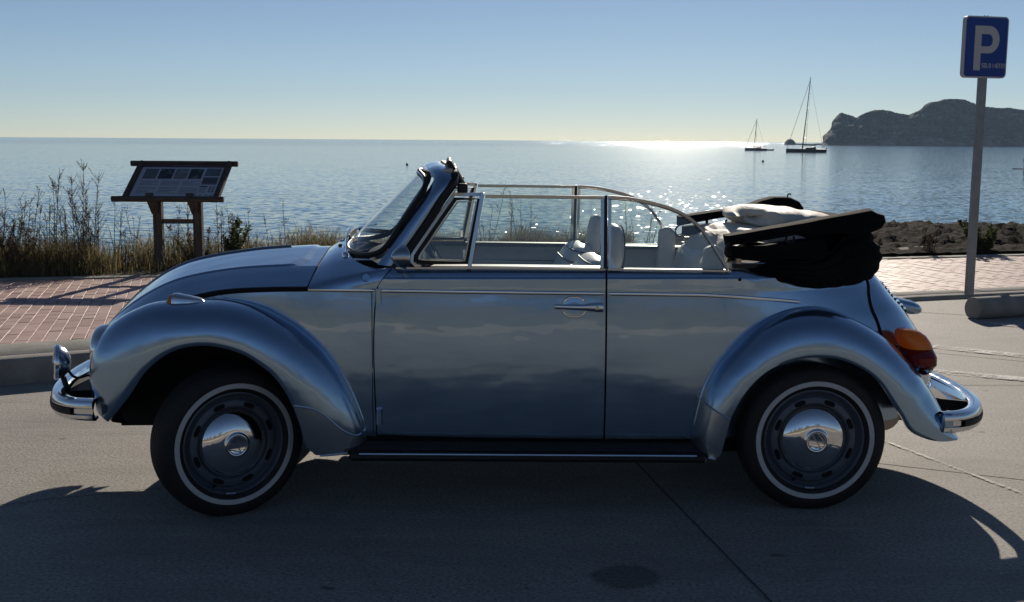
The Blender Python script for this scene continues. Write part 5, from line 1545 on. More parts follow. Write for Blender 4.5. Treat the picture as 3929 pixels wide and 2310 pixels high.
fold_slab('folded_roof', FAR_LO, -0.56, -0.45)
for s_ in (1, -1):
    bw = B(); bw.sweep([(-0.012, -0.009), (0.012, -0.009), (0.012, 0.009), (-0.012, 0.009)], [(2.10, 0.540 * s_, 1.026), (2.30, 0.543 * s_, 1.029), (2.50, 0.54 * s_, 1.034)])
    bwo = bw.build('frame_bow', M['padblack'], TOP, True, 1)
    B().tube([(2.14, 0.548 * s_, 1.0365), (2.30, 0.552 * s_, 1.0395)], 0.003, 6).build('bow_edge', M['chrome'], bwo, True, 1)
    B().tube(spl([(2.085, 0.54 * s_, 1.125), (2.068, 0.545 * s_, 1.105), (2.066, 0.545 * s_, 1.08), (2.082, 0.54 * s_, 1.065), (2.10, 0.535 * s_, 1.068)], 14), 0.006, 6).build('frame_link', M['padblack'], TOP, True, 1)
    B().tube(spl([(2.335, 0.535 * s_, 1.152), (2.328, 0.545 * s_, 1.136), (2.345, 0.55 * s_, 1.128), (2.362, 0.545 * s_, 1.134), (2.364, 0.535 * s_, 1.154)], 14), 0.005, 6).build('frame_link', M['padblack'], TOP, True, 1)
    B().box((2.125, 0.54 * s_, 1.045), (0.022, 0.02, 0.035)).build('frame_bracket', M['brownchrome'], TOP, True, 1)
B().box((2.22, -0.50, 1.155), (0.012, 0.012, 0.05)).box((2.22, -0.50, 1.178), (0.03, 0.014, 0.010)).build('frame_bracket', M['padblack'], TOP, True, 1)
B().tube(spl([(2.625, -0.44, 1.268), (2.625, -0.44, 1.288), (2.633, -0.44, 1.294), (2.640, -0.44, 1.287)], 8), 0.004, 6).build('frame_link', M['padblack'], TOP, True, 1)

# canvas between the two stacks, low enough to stay behind the near one
slab('folded_pack', [(2.42, -0.44, 0.44, 1.02, 1.12), (2.52, -0.45, 0.45, 1.02, 1.16), (2.62, -0.46, 0.46, 1.03, 1.19), (2.70, -0.46, 0.46, 1.10, 1.215), (2.745, -0.45, 0.45, 1.16, 1.225)], 'fabric', 24, 0.010, 5, 44, 0.3, 4.0)


# cream headliner rolled over the pack
def roll(name, secs, mt, n=60, k=40, seed=0.0, fold=0.005):
    """loft across v; each sec (v, u, w, ru, rw)"""
    S_ = spl(secs, n); G = []
    for i, (v, u, w, ru, rw) in enumerate(S_):
        ring = []
        for t in np.linspace(0, 2 * math.pi, k, endpoint=False):
            r_ = 1.0 + 0.03 * math.sin(2 * t + 4 * v + seed)
            q = np.array([u + ru * r_ * math.cos(t), v, w + rw * r_ * math.sin(t)])
            fo_ = fold * math.sin(15 * v + 2.5 * math.cos(t + seed) + 5 * noise.noise(Vector((v * 1.5, math.cos(t), seed))))
            q = q + np.array([math.cos(t), 0, math.sin(t)]) * fo_
            ring.append(wob(q, 0.008, 3.5, seed))
        G.append(ring)
    G = np.array(G)
    G = np.concatenate([np.repeat(G[0].mean(axis=0)[None, None], k, 1), G, np.repeat(G[-1].mean(axis=0)[None, None], k, 1)], 0)
    return B().grid(G, cj=True).build(name, M[mt], TOP, True, 1, angle=0, recalc=False)


def liner_roll(name, secs, n=48, k=44, seed=0.0, wr=0.006):
    """roll of lining cloth lying along the car; secs (u, v0, v1, w0, w1), creased across"""
    S_ = spl(secs, n); G = []
    for i, (u, v0, v1, w0, w1) in enumerate(S_):
        e = min(1.0, math.sqrt(max(0, 1 - (1 - min(1, i / 7.0)) ** 2)) + 0.02) * min(1.0, math.sqrt(max(0, 1 - (1 - min(1, (n - 1 - i) / 6.0)) ** 2)) + 0.02)
        ring = []
        for t in np.linspace(0, 2 * math.pi, k, endpoint=False):
            c_, s__ = math.cos(t), math.sin(t)
            cr = wr * (abs(math.sin(19 * u + 1.6 * c_ * 2 + 2.2 * noise.noise(Vector((u * 6, c_ * 1.5, seed))))) ** 3) * (1 if s__ > -0.3 else 0.3)
            q = np.array([u + 0.05 * c_, (v0 + v1) / 2 + (v1 - v0) / 2 * e * math.copysign(abs(c_) ** 0.8, c_), (w0 + w1) / 2 + ((w1 - w0) / 2 * math.copysign(abs(s__) ** 0.75, s__)) * e - cr])
            ring.append(wob(q, 0.007, 4.0, seed))
        G.append(ring)
    G = np.array(G)
    G = np.concatenate([np.repeat(G[0].mean(axis=0)[None, None], k, 1), G, np.repeat(G[-1].mean(axis=0)[None, None], k, 1)], 0)
    return B().grid(G, cj=True).build(name, M['liner'], TOP, True, 1, angle=0, recalc=False)


liner_roll('headliner', [(2.29, -0.40, 0.30, 1.160, 1.244), (2.36, -0.41, 0.32, 1.155, 1.254), (2.45, -0.41, 0.34, 1.150, 1.253), (2.56, -0.41, 0.36, 1.150, 1.240), (2.66, -0.40, 0.36, 1.150, 1.208)], seed=2.0)
liner_roll('headliner', [(2.20, -0.43, 0.42, 1.09, 1.150), (2.28, -0.43, 0.43, 1.085, 1.162), (2.38, -0.43, 0.43, 1.08, 1.155), (2.46, -0.43, 0.43, 1.07, 1.14)], seed=5.0, wr=0.008)
G = []
for v in np.linspace(-0.45, 0.46, 50):
    pr_ = spl([(2.42, 1.09), (2.33, 1.11), (2.25, 1.120), (2.17, 1.100), (2.12, 1.06), (2.09, 1.01), (2.10, 0.96), (2.14, 0.93)], 40)
    row = []
    for i, (u, w) in enumerate(pr_):
        t = i / 39
        cr = 0.014 * math.sin(9 * v + 5 * t + 3 * noise.noise(Vector((v * 3, t * 2, 8.0)))) * math.sin(math.pi * t)
        row.append(wob((u - cr * 0.7, v, w + cr), 0.010, 5, 6.0))
    G.append(row)
B().grid(np.array(G)).build('headliner_drape', M['liner'], TOP, True, 1, angle=0, recalc=False, solid=0.004)
# ------------------------------------------------------------------ information board
M['logwood'] = noisy('weathered_log', (0.040, 0.033, 0.026), (0.085, 0.070, 0.055), 6, 0.85, 0.6, 14, 0.01, stretch=(1, 6, 6))
M['postwood'] = noisy('weathered_post', (0.055, 0.044, 0.034), (0.13, 0.105, 0.08), 5, 0.85, 0.6, 12, 0.01, stretch=(6, 6, 0.8))
M['panelface'] = noisy('printed_panel', (0.42, 0.44, 0.47), (0.46, 0.48, 0.51), 3, 0.45, 0)
M['panelhead'] = mat('panel_heading', (0.07, 0.035, 0.035), 0.5)
M['ink'] = mat('panel_ink', (0.16, 0.17, 0.19), 0.5)
M['inkdark'] = mat('panel_ink_dark', (0.03, 0.03, 0.035), 0.5)


def photo_mat(name, a, b_, c, scale, stretch):
    m = mat(name, a, 0.45); n = N(m)
    n.color(n.ramp(n.noise(n.mapping(n.coord(), stretch), scale, 7, 0.7, 0.8), [(0.35, a), (0.55, b_), (0.72, c)]))
    return m


PH = [photo_mat('print_scrub', (0.05, 0.055, 0.055), (0.11, 0.12, 0.12), (0.2, 0.2, 0.2), 26, (1, 1, 1)),
      photo_mat('print_dark', (0.010, 0.011, 0.014), (0.018, 0.02, 0.024), (0.25, 0.26, 0.27), 8, (1, 2, 1)),
      photo_mat('print_marsh', (0.06, 0.065, 0.07), (0.18, 0.18, 0.18), (0.30, 0.30, 0.30), 14, (1, 1.4, 1)),
      photo_mat('print_flower', (0.012, 0.014, 0.016), (0.022, 0.026, 0.026), (0.30, 0.30, 0.28), 9, (1.5, 1, 1)),
      photo_mat('print_coast', (0.05, 0.07, 0.09), (0.11, 0.14, 0.17), (0.2, 0.22, 0.24), 6, (0.6, 4, 1)),
      photo_mat('print_sunset', (0.025, 0.025, 0.03), (0.09, 0.09, 0.10), (0.26, 0.24, 0.22), 6, (0.6, 4, 1))]
IB = empty('information_board', (-3.53, 12.08, 0.16))
tag(IB, 'wooden information board with a tilted printed panel on two posts', 'sign')
tl_ = math.atan2(0.345, 0.60); ct, st_ = math.cos(tl_), math.sin(tl_)
def bp(a, t, h=0.0):
    """a across, t up the slope from the lower rail, h above the panel"""
    return (a, -0.24 + t * ct - h * st_, 0.780 + t * st_ + h * ct)
B().tube([(-0.600, -0.245, 0.775), (0.555, -0.245, 0.775)], 0.031, 14).build('bottom_rail', M['logwood'], IB, bevel=0.006)
B().tube([(-0.588, 0.37, 1.125), (0.565, 0.37, 1.125)], 0.031, 14).build('top_rail', M['logwood'], IB, bevel=0.006)
for a in (-0.465, 0.475):
    B().tube([bp(a, 0.0), bp(a, 0.70)], 0.036, 12).build('side_rail', M['logwood'], IB)
B().prism([(-0.45, 0.01), (0.45, 0.01), (0.45, 0.69), (-0.45, 0.69)], -0.012, 0.0, bp).build('backing_board', M['logwood'], IB, smooth=False)
pn = B().prism([(-0.44, 0.03), (0.44, 0.03), (0.44, 0.67), (-0.44, 0.67)], 0.0005, 0.006, bp).build('printed_panel', M['panelface'], IB, smooth=False)
def quad(a0, a1, t0, t1, h, name, mt, skew=0.0):
    return B().prism([(a0, t0), (a1, t0), (a1, t1), (a0, t1)], 0.006, h, bp).build(name, mt, pn, smooth=False)
quad(-0.44, 0.44, 0.605, 0.67, 0.0072, 'heading_band', M['panelhead'])
for k, (a0, a1, t0, t1) in enumerate([(-0.385, -0.245, 0.375, 0.575), (-0.225, -0.075, 0.375, 0.575), (-0.058, 0.078, 0.375, 0.575), (0.095, 0.235, 0.375, 0.575), (0.262, 0.42, 0.435, 0.585), (0.262, 0.42, 0.265, 0.41)]):
    quad(a0, a1, t0, t1, 0.0075, 'printed_photo', PH[k])
tx = B()
for c0 in (-0.385, -0.165, 0.055):
    for k in range(10):
        t = 0.325 - k * 0.026
        if k == 4: continue
        L = 0.195 if rng.random() > 0.2 else 0.13
        tx.prism([(c0, t), (c0 + L, t), (c0 + L, t + 0.009), (c0, t + 0.009)], 0.006, 0.0070, bp)
for k in range(5): tx.prism([(0.262, 0.19 - k * 0.02), (0.335, 0.19 - k * 0.02), (0.335, 0.197 - k * 0.02), (0.262, 0.197 - k * 0.02)], 0.006, 0.0070, bp)
tx.prism([(-0.12, 0.635), (0.12, 0.635), (0.12, 0.642), (-0.12, 0.642)], 0.0072, 0.0078, bp)
tx.build('text_lines', M['ink'], pn, smooth=False)
ic = B()
ic.prism([(0.258, 0.215), (0.340, 0.215), (0.340, 0.235), (0.258, 0.235)], 0.006, 0.0074, bp)
for i in range(2):
    for j in range(3):
        ca_, cb_ = 0.372 + i * 0.035, 0.215 - j * 0.042
        ic.prism([(ca_ + 0.011 * math.cos(q), cb_ + 0.013 * math.sin(q)) for q in np.linspace(0, 2 * math.pi, 12, endpoint=False)], 0.006, 0.0074, bp)
for ca_ in (0.25, 0.30, 0.36, 0.41): ic.prism([(ca_ - 0.012, 0.045), (ca_ + 0.012, 0.045), (ca_, 0.066)], 0.006, 0.0074, bp)
ic.build('pictograms', M['inkdark'], pn, smooth=False)
for a in (-0.207, 0.213):
    po = B().box((a, 0.02, 0.36), (0.092, 0.10, 0.98)).build('post', M['postwood'], IB, bevel=0.012, smooth=False)
    br = B(); br.prism([(-0.02, 0.60), (-0.24, 0.80), (-0.20, 0.84), (0.03, 0.68)], -0.038, 0.038, lambda p, q, h: (a + h - 0.018, p, q))
    br.build('brace', M['postwood'], IB, bevel=0.008, smooth=False)
B().box((0.003, 0.02, 0.530), (0.33, 0.05, 0.048)).build('cross_bar', M['postwood'], IB, bevel=0.006, smooth=False)

# ------------------------------------------------------------------ parking sign
M['signblue'] = noisy('sign_blue', (0.006, 0.045, 0.26), (0.008, 0.052, 0.29), 3, 0.35, 0)
M['signwhite'] = noisy('sign_white', (0.46, 0.46, 0.47), (0.50, 0.50, 0.51), 4, 0.4, 0)
M['galv'] = noisy('galvanised_steel', (0.24, 0.245, 0.25), (0.32, 0.325, 0.33), 8, 0.5, 0.1, 60, 0.001, metal=0.6)
PS = empty('parking_sign', (4.645, 11.56, 0.04), R(15))
tag(PS, 'blue square parking sign for motorcycles on a grey metal post by the kerb', 'sign')
B().box((0.0, 0, 1.35), (0.088, 0.045, 2.74)).build('post', M['galv'], PS, bevel=0.008, smooth=False)
def rsq(w2_, h2, r_, k=8):
    P = []
    for cx, cy, a0 in ((w2_ - r_, h2 - r_, 0), (-w2_ + r_, h2 - r_, 90), (-w2_ + r_, -h2 + r_, 180), (w2_ - r_, -h2 + r_, 270)):
        for t in np.linspace(a0, a0 + 90, k): P.append((cx + r_ * math.cos(R(t)), cy + r_ * math.sin(R(t))))
    return P
cz = 2.455
sg3 = lambda a, b_, h: (a, -0.026 - h, cz + b_)
plate = B().prism(rsq(0.250, 0.298, 0.045), -0.045, 0.0, sg3).build('plate', M['signwhite'], PS, bevel=0.004)
B().prism(rsq(0.236, 0.284, 0.034), 0.0, 0.0018, sg3).build('blue_field', M['signblue'], plate)
# letter P
lp = B()
po_ = [(-0.135, 0.205), (0.03, 0.205)] + [(0.03 + 0.118 * math.cos(R(t)), 0.073 + 0.132 * math.sin(R(t))) for t in np.linspace(85, -85, 16)] + [(0.03, -0.059), (-0.058, -0.059), (-0.058, -0.225), (-0.135, -0.225)]
pi_ = [(-0.058, 0.125), (0.02, 0.125)] + [(0.02 + 0.052 * math.cos(R(t)), 0.066 + 0.059 * math.sin(R(t))) for t in np.linspace(85, -85, 12)] + [(0.02, 0.007), (-0.058, 0.007)]
V = [sg3(a, b_, 0.0032) for a, b_ in po_] + [sg3(a, b_, 0.0032) for a, b_ in pi_]
bm = bmesh.new(); vs = [bm.verts.new(v) for v in V]; no = len(po_)
es = [bm.edges.new((vs[i], vs[(i + 1) % no])) for i in range(no)] + [bm.edges.new((vs[no + i], vs[no + (i + 1) % len(pi_)])) for i in range(len(pi_))]
bmesh.ops.triangle_fill(bm, edges=es, use_beauty=True)
me = bpy.data.meshes.new('letter'); bm.to_mesh(me); bm.free(); me.materials.append(M['signwhite'])
o = bpy.data.objects.new('letter', me); COL.objects.link(o); o.parent = plate
# SOLO MOTOS in narrow strokes
GL = {'S': [[(1, 0.86), (0.8, 1), (0.2, 1), (0, 0.85), (0, 0.65), (0.2, 0.54), (0.8, 0.46), (1, 0.34), (1, 0.15), (0.8, 0), (0.2, 0), (0, 0.14)]],
      'O': [[(0.2, 0), (0, 0.15), (0, 0.85), (0.2, 1), (0.8, 1), (1, 0.85), (1, 0.15), (0.8, 0), (0.2, 0)]],
      'L': [[(0, 1), (0, 0), (0.95, 0)]], 'T': [[(0, 1), (1, 1)], [(0.5, 1), (0.5, 0)]],
      'M': [[(0, 0), (0, 1), (0.5, 0.30), (1, 1), (1, 0)]]}
tb = B(); cx = -0.038
for ch in 'SOLO MOTOS':
    if ch == ' ': cx += 0.016; continue
    wd = 0.029 if ch == 'M' else 0.0175
    if ch == 'L': wd = 0.015
    for line in GL[ch]:
        P = np.array([sg3(cx + a * wd, -0.197 + b_ * 0.040, 0.0032) for a, b_ in line])
        tb.sweep([(-0.0034, -0.0006), (0.0034, -0.0006), (0.0034, 0.0006), (-0.0034, 0.0006)], P, upv=(0, -1, 0))
    cx += wd + 0.0112
tb.build('lettering', M['signwhite'], plate, smooth=False)
for a in (-0.018, 0.018): B().lathe([(0, 0.006), (0.012, 0.006), (0.012, 0.0005)], (a, 0.0, cz + 0.296), (0, 0, 1), 8).build('bolt', M['galv'], PS)

# ------------------------------------------------------------------ concrete wheel stop
WS = B(); d_ = np.array([math.cos(R(22)), math.sin(R(22)), 0]); s0 = np.array([4.13, 10.175, 0.088])
pr = [(0.103 * math.cos(t), max(-0.086, 0.103 * math.sin(t))) for t in np.linspace(0, 2 * math.pi, 36, endpoint=False)]
WS.sweep(pr, [s0, s0 + d_ * 0.5, s0 + d_ * 1.2, s0 + d_ * 1.9])
o = WS.build('wheel_stop', noisy('stop_concrete', (0.26, 0.24, 0.21), (0.34, 0.31, 0.275), 6, 0.85, 0.4, 80, 0.005), bevel=0.008)
tag(o, 'round grey concrete wheel stop lying on the parking bay before the sign post', 'wheel stop')

# ------------------------------------------------------------------ boats, buoys, paddler
M['hulldark'] = mat('dark_hull', (0.012, 0.013, 0.016), 0.3, coat=0.5)
M['hullgrey'] = mat('grey_hull', (0.10, 0.105, 0.11), 0.4)
M['mast'] = mat('dark_mast', (0.03, 0.03, 0.032), 0.4)
M['deck'] = mat('boat_deck', (0.09, 0.085, 0.08), 0.6)
M['wire'] = mat('rigging_wire', (0.05, 0.05, 0.055), 0.5)


def sailboat(name, label, loc, L, hm, free, mt, spreaders, rz):
    """bow towards -x, waterline at z 0"""
    b = empty(name, loc, rz); tag(b, label, 'sailboat', 'sailing boats at anchor in the bay')
    G = []
    for t in np.linspace(0, 1, 22):
        x = -L / 2 + L * t
        bw = 0.17 * L * max(0.02, math.sin(math.pi * min(1, t * 0.62 + 0.02))) ** 0.8
        fr = free * (1.12 - 0.18 * t)
        G.append([(x + (0.05 * L if t > 0.9 else 0) * 0, bw * c_, z_) for c_, z_ in ((-1, fr), (-0.97, fr * 0.5), (-0.8, 0.0), (-0.4, -0.35), (0, -0.5), (0.4, -0.35), (0.8, 0), (0.97, fr * 0.5), (1, fr))])
    G = np.array(G)
    hb_ = B().grid(G); hb_.add(G[-1], [tuple(range(9))])
    hb_.build('hull', M[mt], b)
    B().grid(np.stack([G[:, 0] * np.array([1, 0.98, 1]), G[:, 4] * np.array([1, 0, 0]) + np.array([0, 0, free * 1.06]) - np.array([0, 0, 0]), G[:, 8] * np.array([1, 0.98, 1])], axis=1)).build('deck', M['deck'], b)
    ch_ = B()
    for x0, x1, h_ in ((-0.05 * L, 0.20 * L, 0.055 * L), (0.12 * L, 0.26 * L, 0.075 * L)):
        ch_.prism([(x0, free), (x1, free), (x1 - 0.02 * L, free + h_ * 0.8), (x0 + 0.05 * L, free + h_ * 0.7)], -0.07 * L, 0.07 * L, lambda p, q, h: (p, h, q))
    ch_.build('cabin', M['deck'], b, smooth=False, bevel=0.04)
    mx = -0.08 * L
    rake = 0.075 * hm
    B().tube([(mx, 0, free * 0.6), (mx + rake * 0.5, 0, hm / 2), (mx + rake, 0, hm)], 0.0085 * L + 0.03, 8, scale=[1.1, 1, 0.7]).build('mast', M['mast'], b)
    B().tube([(mx + 0.05, 0, free + 0.10 * L), (mx + 0.36 * L, 0, free + 0.085 * L)], 0.09, 8).build('boom', M['mast'], b)
    sc = B()
    top = (mx + rake * 0.98, 0, hm * 0.97)
    r_ = 0.022
    sc.tube([(-0.48 * L, 0, free * 1.15), top], 0.05, 5)
    sc.tube([(0.46 * L, 0, free), (mx + rake * 0.95, 0, hm * 0.95)], r_, 4)
    for s_ in (1, -1):
        sc.tube([(mx + 0.3, 0.14 * L * s_, free), (mx + rake * 0.55 + 0.2, 0.07 * L * s_, hm * 0.55), top], r_, 4)
        sc.tube([(mx + 0.35, 0.13 * L * s_, free), (mx + rake * 0.7, 0.02, hm * 0.72)], r_, 4)
    sc.build('rigging', M['wire'], b, smooth=False)
    for k in range(spreaders):
        f = (k + 1) / (spreaders + 1.1)
        B().tube([(mx + rake * f + 0.35, -0.08 * L * (1.2 - f), hm * f), (mx + rake * f, 0, hm * f), (mx + rake * f + 0.35, 0.08 * L * (1.2 - f), hm * f)], 0.035, 5).build('spreader', M['mast'], b)
    B().tube([(0.44 * L, 0.1 * L, free), (0.45 * L, 0.1 * L, free + 0.6), (0.47 * L, -0.1 * L, free + 0.6), (0.46 * L, -0.1 * L, free)], 0.03, 5).build('stern_rail', M['mast'], b)
    if L > 9:
        B().prism([(0.47 * L, free * 0.35), (0.50 * L, free * 0.35), (0.565 * L, free * 1.35), (0.54 * L, free * 1.4), (0.47 * L, free * 0.85)], -0.25, 0.25, lambda p, q, h: (p, h, q)).build('transom_arm', M[mt], b, smooth=False)
    return b


sailboat('sailboat', 'large dark hulled sailing yacht with a very tall mast', (73.2, 289.6, -1.0), 9.9, 18.6, 0.85, 'hulldark', 4, R(6))
sailboat('sailboat', 'smaller grey sailing boat anchored next to a dinghy', (70.4, 336.1, -1.0), 6.2, 9.3, 0.75, 'hullgrey', 1, R(5))
dg = empty('dinghy', (77.5, 349.1, -1.0)); tag(dg, 'small dark dinghy floating behind the smaller sailing boat', 'dinghy')
G = np.array([[(x, 0.55 * max(0.05, math.sin(math.pi * min(1, (x + 1.1) / 2.6))) * c_, z_) for c_, z_ in ((-0.8, 0.32), (-1, 0.38), (-1.05, 0.2), (-0.7, -0.1), (0.7, -0.1), (1.05, 0.2), (1, 0.38), (0.8, 0.32))] for x in np.linspace(-1.1, 1.1, 12)])
B().grid(G).build('hull', M['hulldark'], dg); B().box((0.2, 0, 0.25), (0.25, 0.9, 0.05)).build('thwart', M['deck'], dg)
B().box((1.15, 0, 0.35), (0.25, 0.25, 0.5)).build('outboard', M['hulldark'], dg, bevel=0.05)
M['buoyel'] = mat('yellow_buoy', (0.28, 0.20, 0.03), 0.5); M['buoydk'] = mat('dark_buoy', (0.03, 0.03, 0.03), 0.5)
for nm, lab, loc, s_, mt in (('buoy', 'small yellow mooring buoy floating alone on the open bay', (-10.8, 117.8, -1.0), 0.13, 'buoyel'), ('buoy', 'small dark mooring buoy floating near the dark yacht', (32.4, 149.7, -1.0), 0.16, 'buoydk')):
    o = B().lathe([(-0.8, 0.01), (-0.6, 0.6), (-0.1, 1.0), (0.8, 1.0), (1.1, 0.8), (1.25, 0.3), (1.7, 0.22), (1.75, 0.01)], (0, 0, 0), (0, 0, 1), 16).build(nm, M[mt])
    o.scale = (s_,) * 3; o.location = loc; tag(o, lab, 'buoy')

# stand-up paddler at the picture's edge
M['skin'] = mat('tanned_skin', (0.20, 0.11, 0.075), 0.55)
M['shorts'] = mat('dark_swim_shorts', (0.02, 0.022, 0.03), 0.8)
M['boardw'] = mat('white_board', (0.7, 0.7, 0.68), 0.4)
sx0, sy0 = 51.28, 115.6
o = B().grid(np.array([[(1.6 * t, 0.36 * math.sqrt(max(0.0, 1 - abs(t) ** 2.6)) * math.cos(q), 0.09 + 0.06 * math.sin(q)) for q in np.linspace(0, 2 * math.pi, 12, endpoint=False)] for t in np.linspace(-1, 1, 24)]), cj=True).build('paddle_board', M['boardw'])
o.location = (sx0, sy0, -1.0); o.rotation_euler = (0, 0, R(20)); tag(o, 'white paddle board carrying a standing paddler on the bay', 'paddle board')
pt = [(0, 0, 0.92), (0, 0, 1.10), (0.02, 0, 1.30), (0.04, 0, 1.46), (0.06, 0, 1.56), (0.07, 0, 1.66), (0.07, 0, 1.78),
      (0.03, 0.18, 1.42), (0.16, 0.22, 1.18), (0.34, 0.14, 1.08), (0.03, -0.18, 1.42), (0.20, -0.18, 1.26), (0.36, 0.05, 1.36),
      (0, 0.10, 0.88), (0.05, 0.14, 0.50), (-0.02, 0.16, 0.10), (0.12, 0.17, 0.06), (0, -0.10, 0.88), (0.05, -0.14, 0.50), (-0.02, -0.16, 0.10), (0.12, -0.17, 0.06)]
pe = [(0, 1), (1, 2), (2, 3), (3, 4), (4, 5), (5, 6), (3, 7), (7, 8), (8, 9), (3, 10), (10, 11), (11, 12), (0, 13), (13, 14), (14, 15), (15, 16), (0, 17), (17, 18), (18, 19), (19, 20)]
pr_ = [.15, .13, .15, .13, .06, .085, .07, .065, .05, .035, .065, .05, .035, .095, .065, .045, .035, .095, .065, .045, .035]
me = bpy.data.meshes.new('person'); me.from_pydata(pt, pe, []); o = bpy.data.objects.new('person', me); COL.objects.link(o)
md = o.modifiers.new('skin', 'SKIN')
if not me.skin_vertices: me.attributes.new('skin_dummy', 'FLOAT', 'POINT')
if me.skin_vertices:
    for i, v in enumerate(me.skin_vertices[0].data): v.radius = (pr_[i], pr_[i] * 0.85); v.use_root = (i == 0)
o.modifiers.new('sm', 'SUBSURF').render_levels = 1
me.materials.append(M['skin'])
o.location = (sx0, sy0, -0.88); o.rotation_euler = (0, 0, R(20)); tag(o, 'person in dark shorts standing on the white paddle board with a paddle', 'person')
sh = B().lathe([(0.58, 0.19), (0.80, 0.19), (0.98, 0.17)], (0, 0, 0), (0, 0, 1), 16).build('shorts', M['shorts'], o)
pd = B().tube([(0.40, 0.10, 0.0), (0.34, 0.09, 1.5)], 0.016, 6).box((0.41, 0.10, -0.15), (0.03, 0.18, 0.42)).build('paddle', M['mast']); pd.location = o.location; pd.rotation_euler = o.rotation_euler; tag(pd, 'dark paddle held by the person on the paddle board', 'paddle')

# ------------------------------------------------------------------ plants
M['drystem'] = noisy('dry_stem', (0.040, 0.029, 0.019), (0.085, 0.065, 0.042), 20, 0.9, 0)
m = mat('dry_leaf', (0.1, 0.07, 0.04), 0.8); n = N(m)
rp = n.ramp(n.new('ShaderNodeNewGeometry').outputs['Random Per Island'], [(0.0, (0.070, 0.045, 0.028)), (0.4, (0.14, 0.095, 0.058)), (0.75, (0.21, 0.155, 0.095)), (1.0, (0.11, 0.10, 0.055))])
n.color(rp)
tr_ = n.new('ShaderNodeBsdfTranslucent'); n.link(rp, tr_.inputs[0]); mx_ = n.new('ShaderNodeMixShader'); mx_.inputs[0].default_value = 0.35
n.link(n.b.outputs[0], mx_.inputs[1]); n.link(tr_.outputs[0], mx_.inputs[2]); n.link(mx_.outputs[0], n.t.nodes['Material Output'].inputs[0])
M['dryleaf'] = m
def leafy(name, stops):
    m = mat(name, (0.1, 0.1, 0.05), 0.7); n = N(m)
    rp = n.ramp(n.new('ShaderNodeNewGeometry').outputs['Random Per Island'], stops); n.color(rp)
    tr_ = n.new('ShaderNodeBsdfTranslucent'); n.link(rp, tr_.inputs[0]); mx_ = n.new('ShaderNodeMixShader'); mx_.inputs[0].default_value = 0.45
    n.link(n.b.outputs[0], mx_.inputs[1]); n.link(tr_.outputs[0], mx_.inputs[2]); n.link(mx_.outputs[0], n.t.nodes['Material Output'].inputs[0])
    return m
M['grass'] = leafy('dry_grass', [(0.0, (0.10, 0.075, 0.035)), (0.4, (0.19, 0.15, 0.07)), (0.7, (0.26, 0.21, 0.11)), (1.0, (0.10, 0.11, 0.04))])
M['green'] = leafy('green_leaf', [(0.0, (0.035, 0.05, 0.02)), (0.5, (0.07, 0.085, 0.03)), (1.0, (0.11, 0.11, 0.045))])


def twig(b, p0, p1, r0, r1, bend, k=5):
    p0, p1 = np.array(p0), np.array(p1)
    mid = (p0 + p1) / 2 + bend
    t = np.linspace(0, 1, k)[:, None]
    P = (1 - t) ** 2 * p0 + 2 * (1 - t) * t * mid + t * t * p1
    b.tube(P, 1.0, 3, scale=np.linspace(r0, r1, k))
    return P


def leaf(b, p, s_, rr):
    d = nrm([rr.uniform(-1, 1), rr.uniform(-1, 1), rr.uniform(-0.4, 1)]); e = nrm(np.cross(d, [rr.uniform(-1, 1), rr.uniform(-1, 1), rr.uniform(-1, 1)]))
    p = np.array(p)
    b.add([p, p + d * s_ * 0.5 + e * s_ * 0.22, p + d * s_, p + d * s_ * 0.5 - e * s_ * 0.22], [(0, 1, 2, 3)])


def ground_z(x, y):
    d = y - float(Ec(x))
    return float(zp(x)) - 0.02 + float(np.interp(d, [0, 0.8, 1.8, 4, 7, 10, 18], [0.0, 0.02, -0.05, -0.45, -0.95, -1.35, -2.2]))


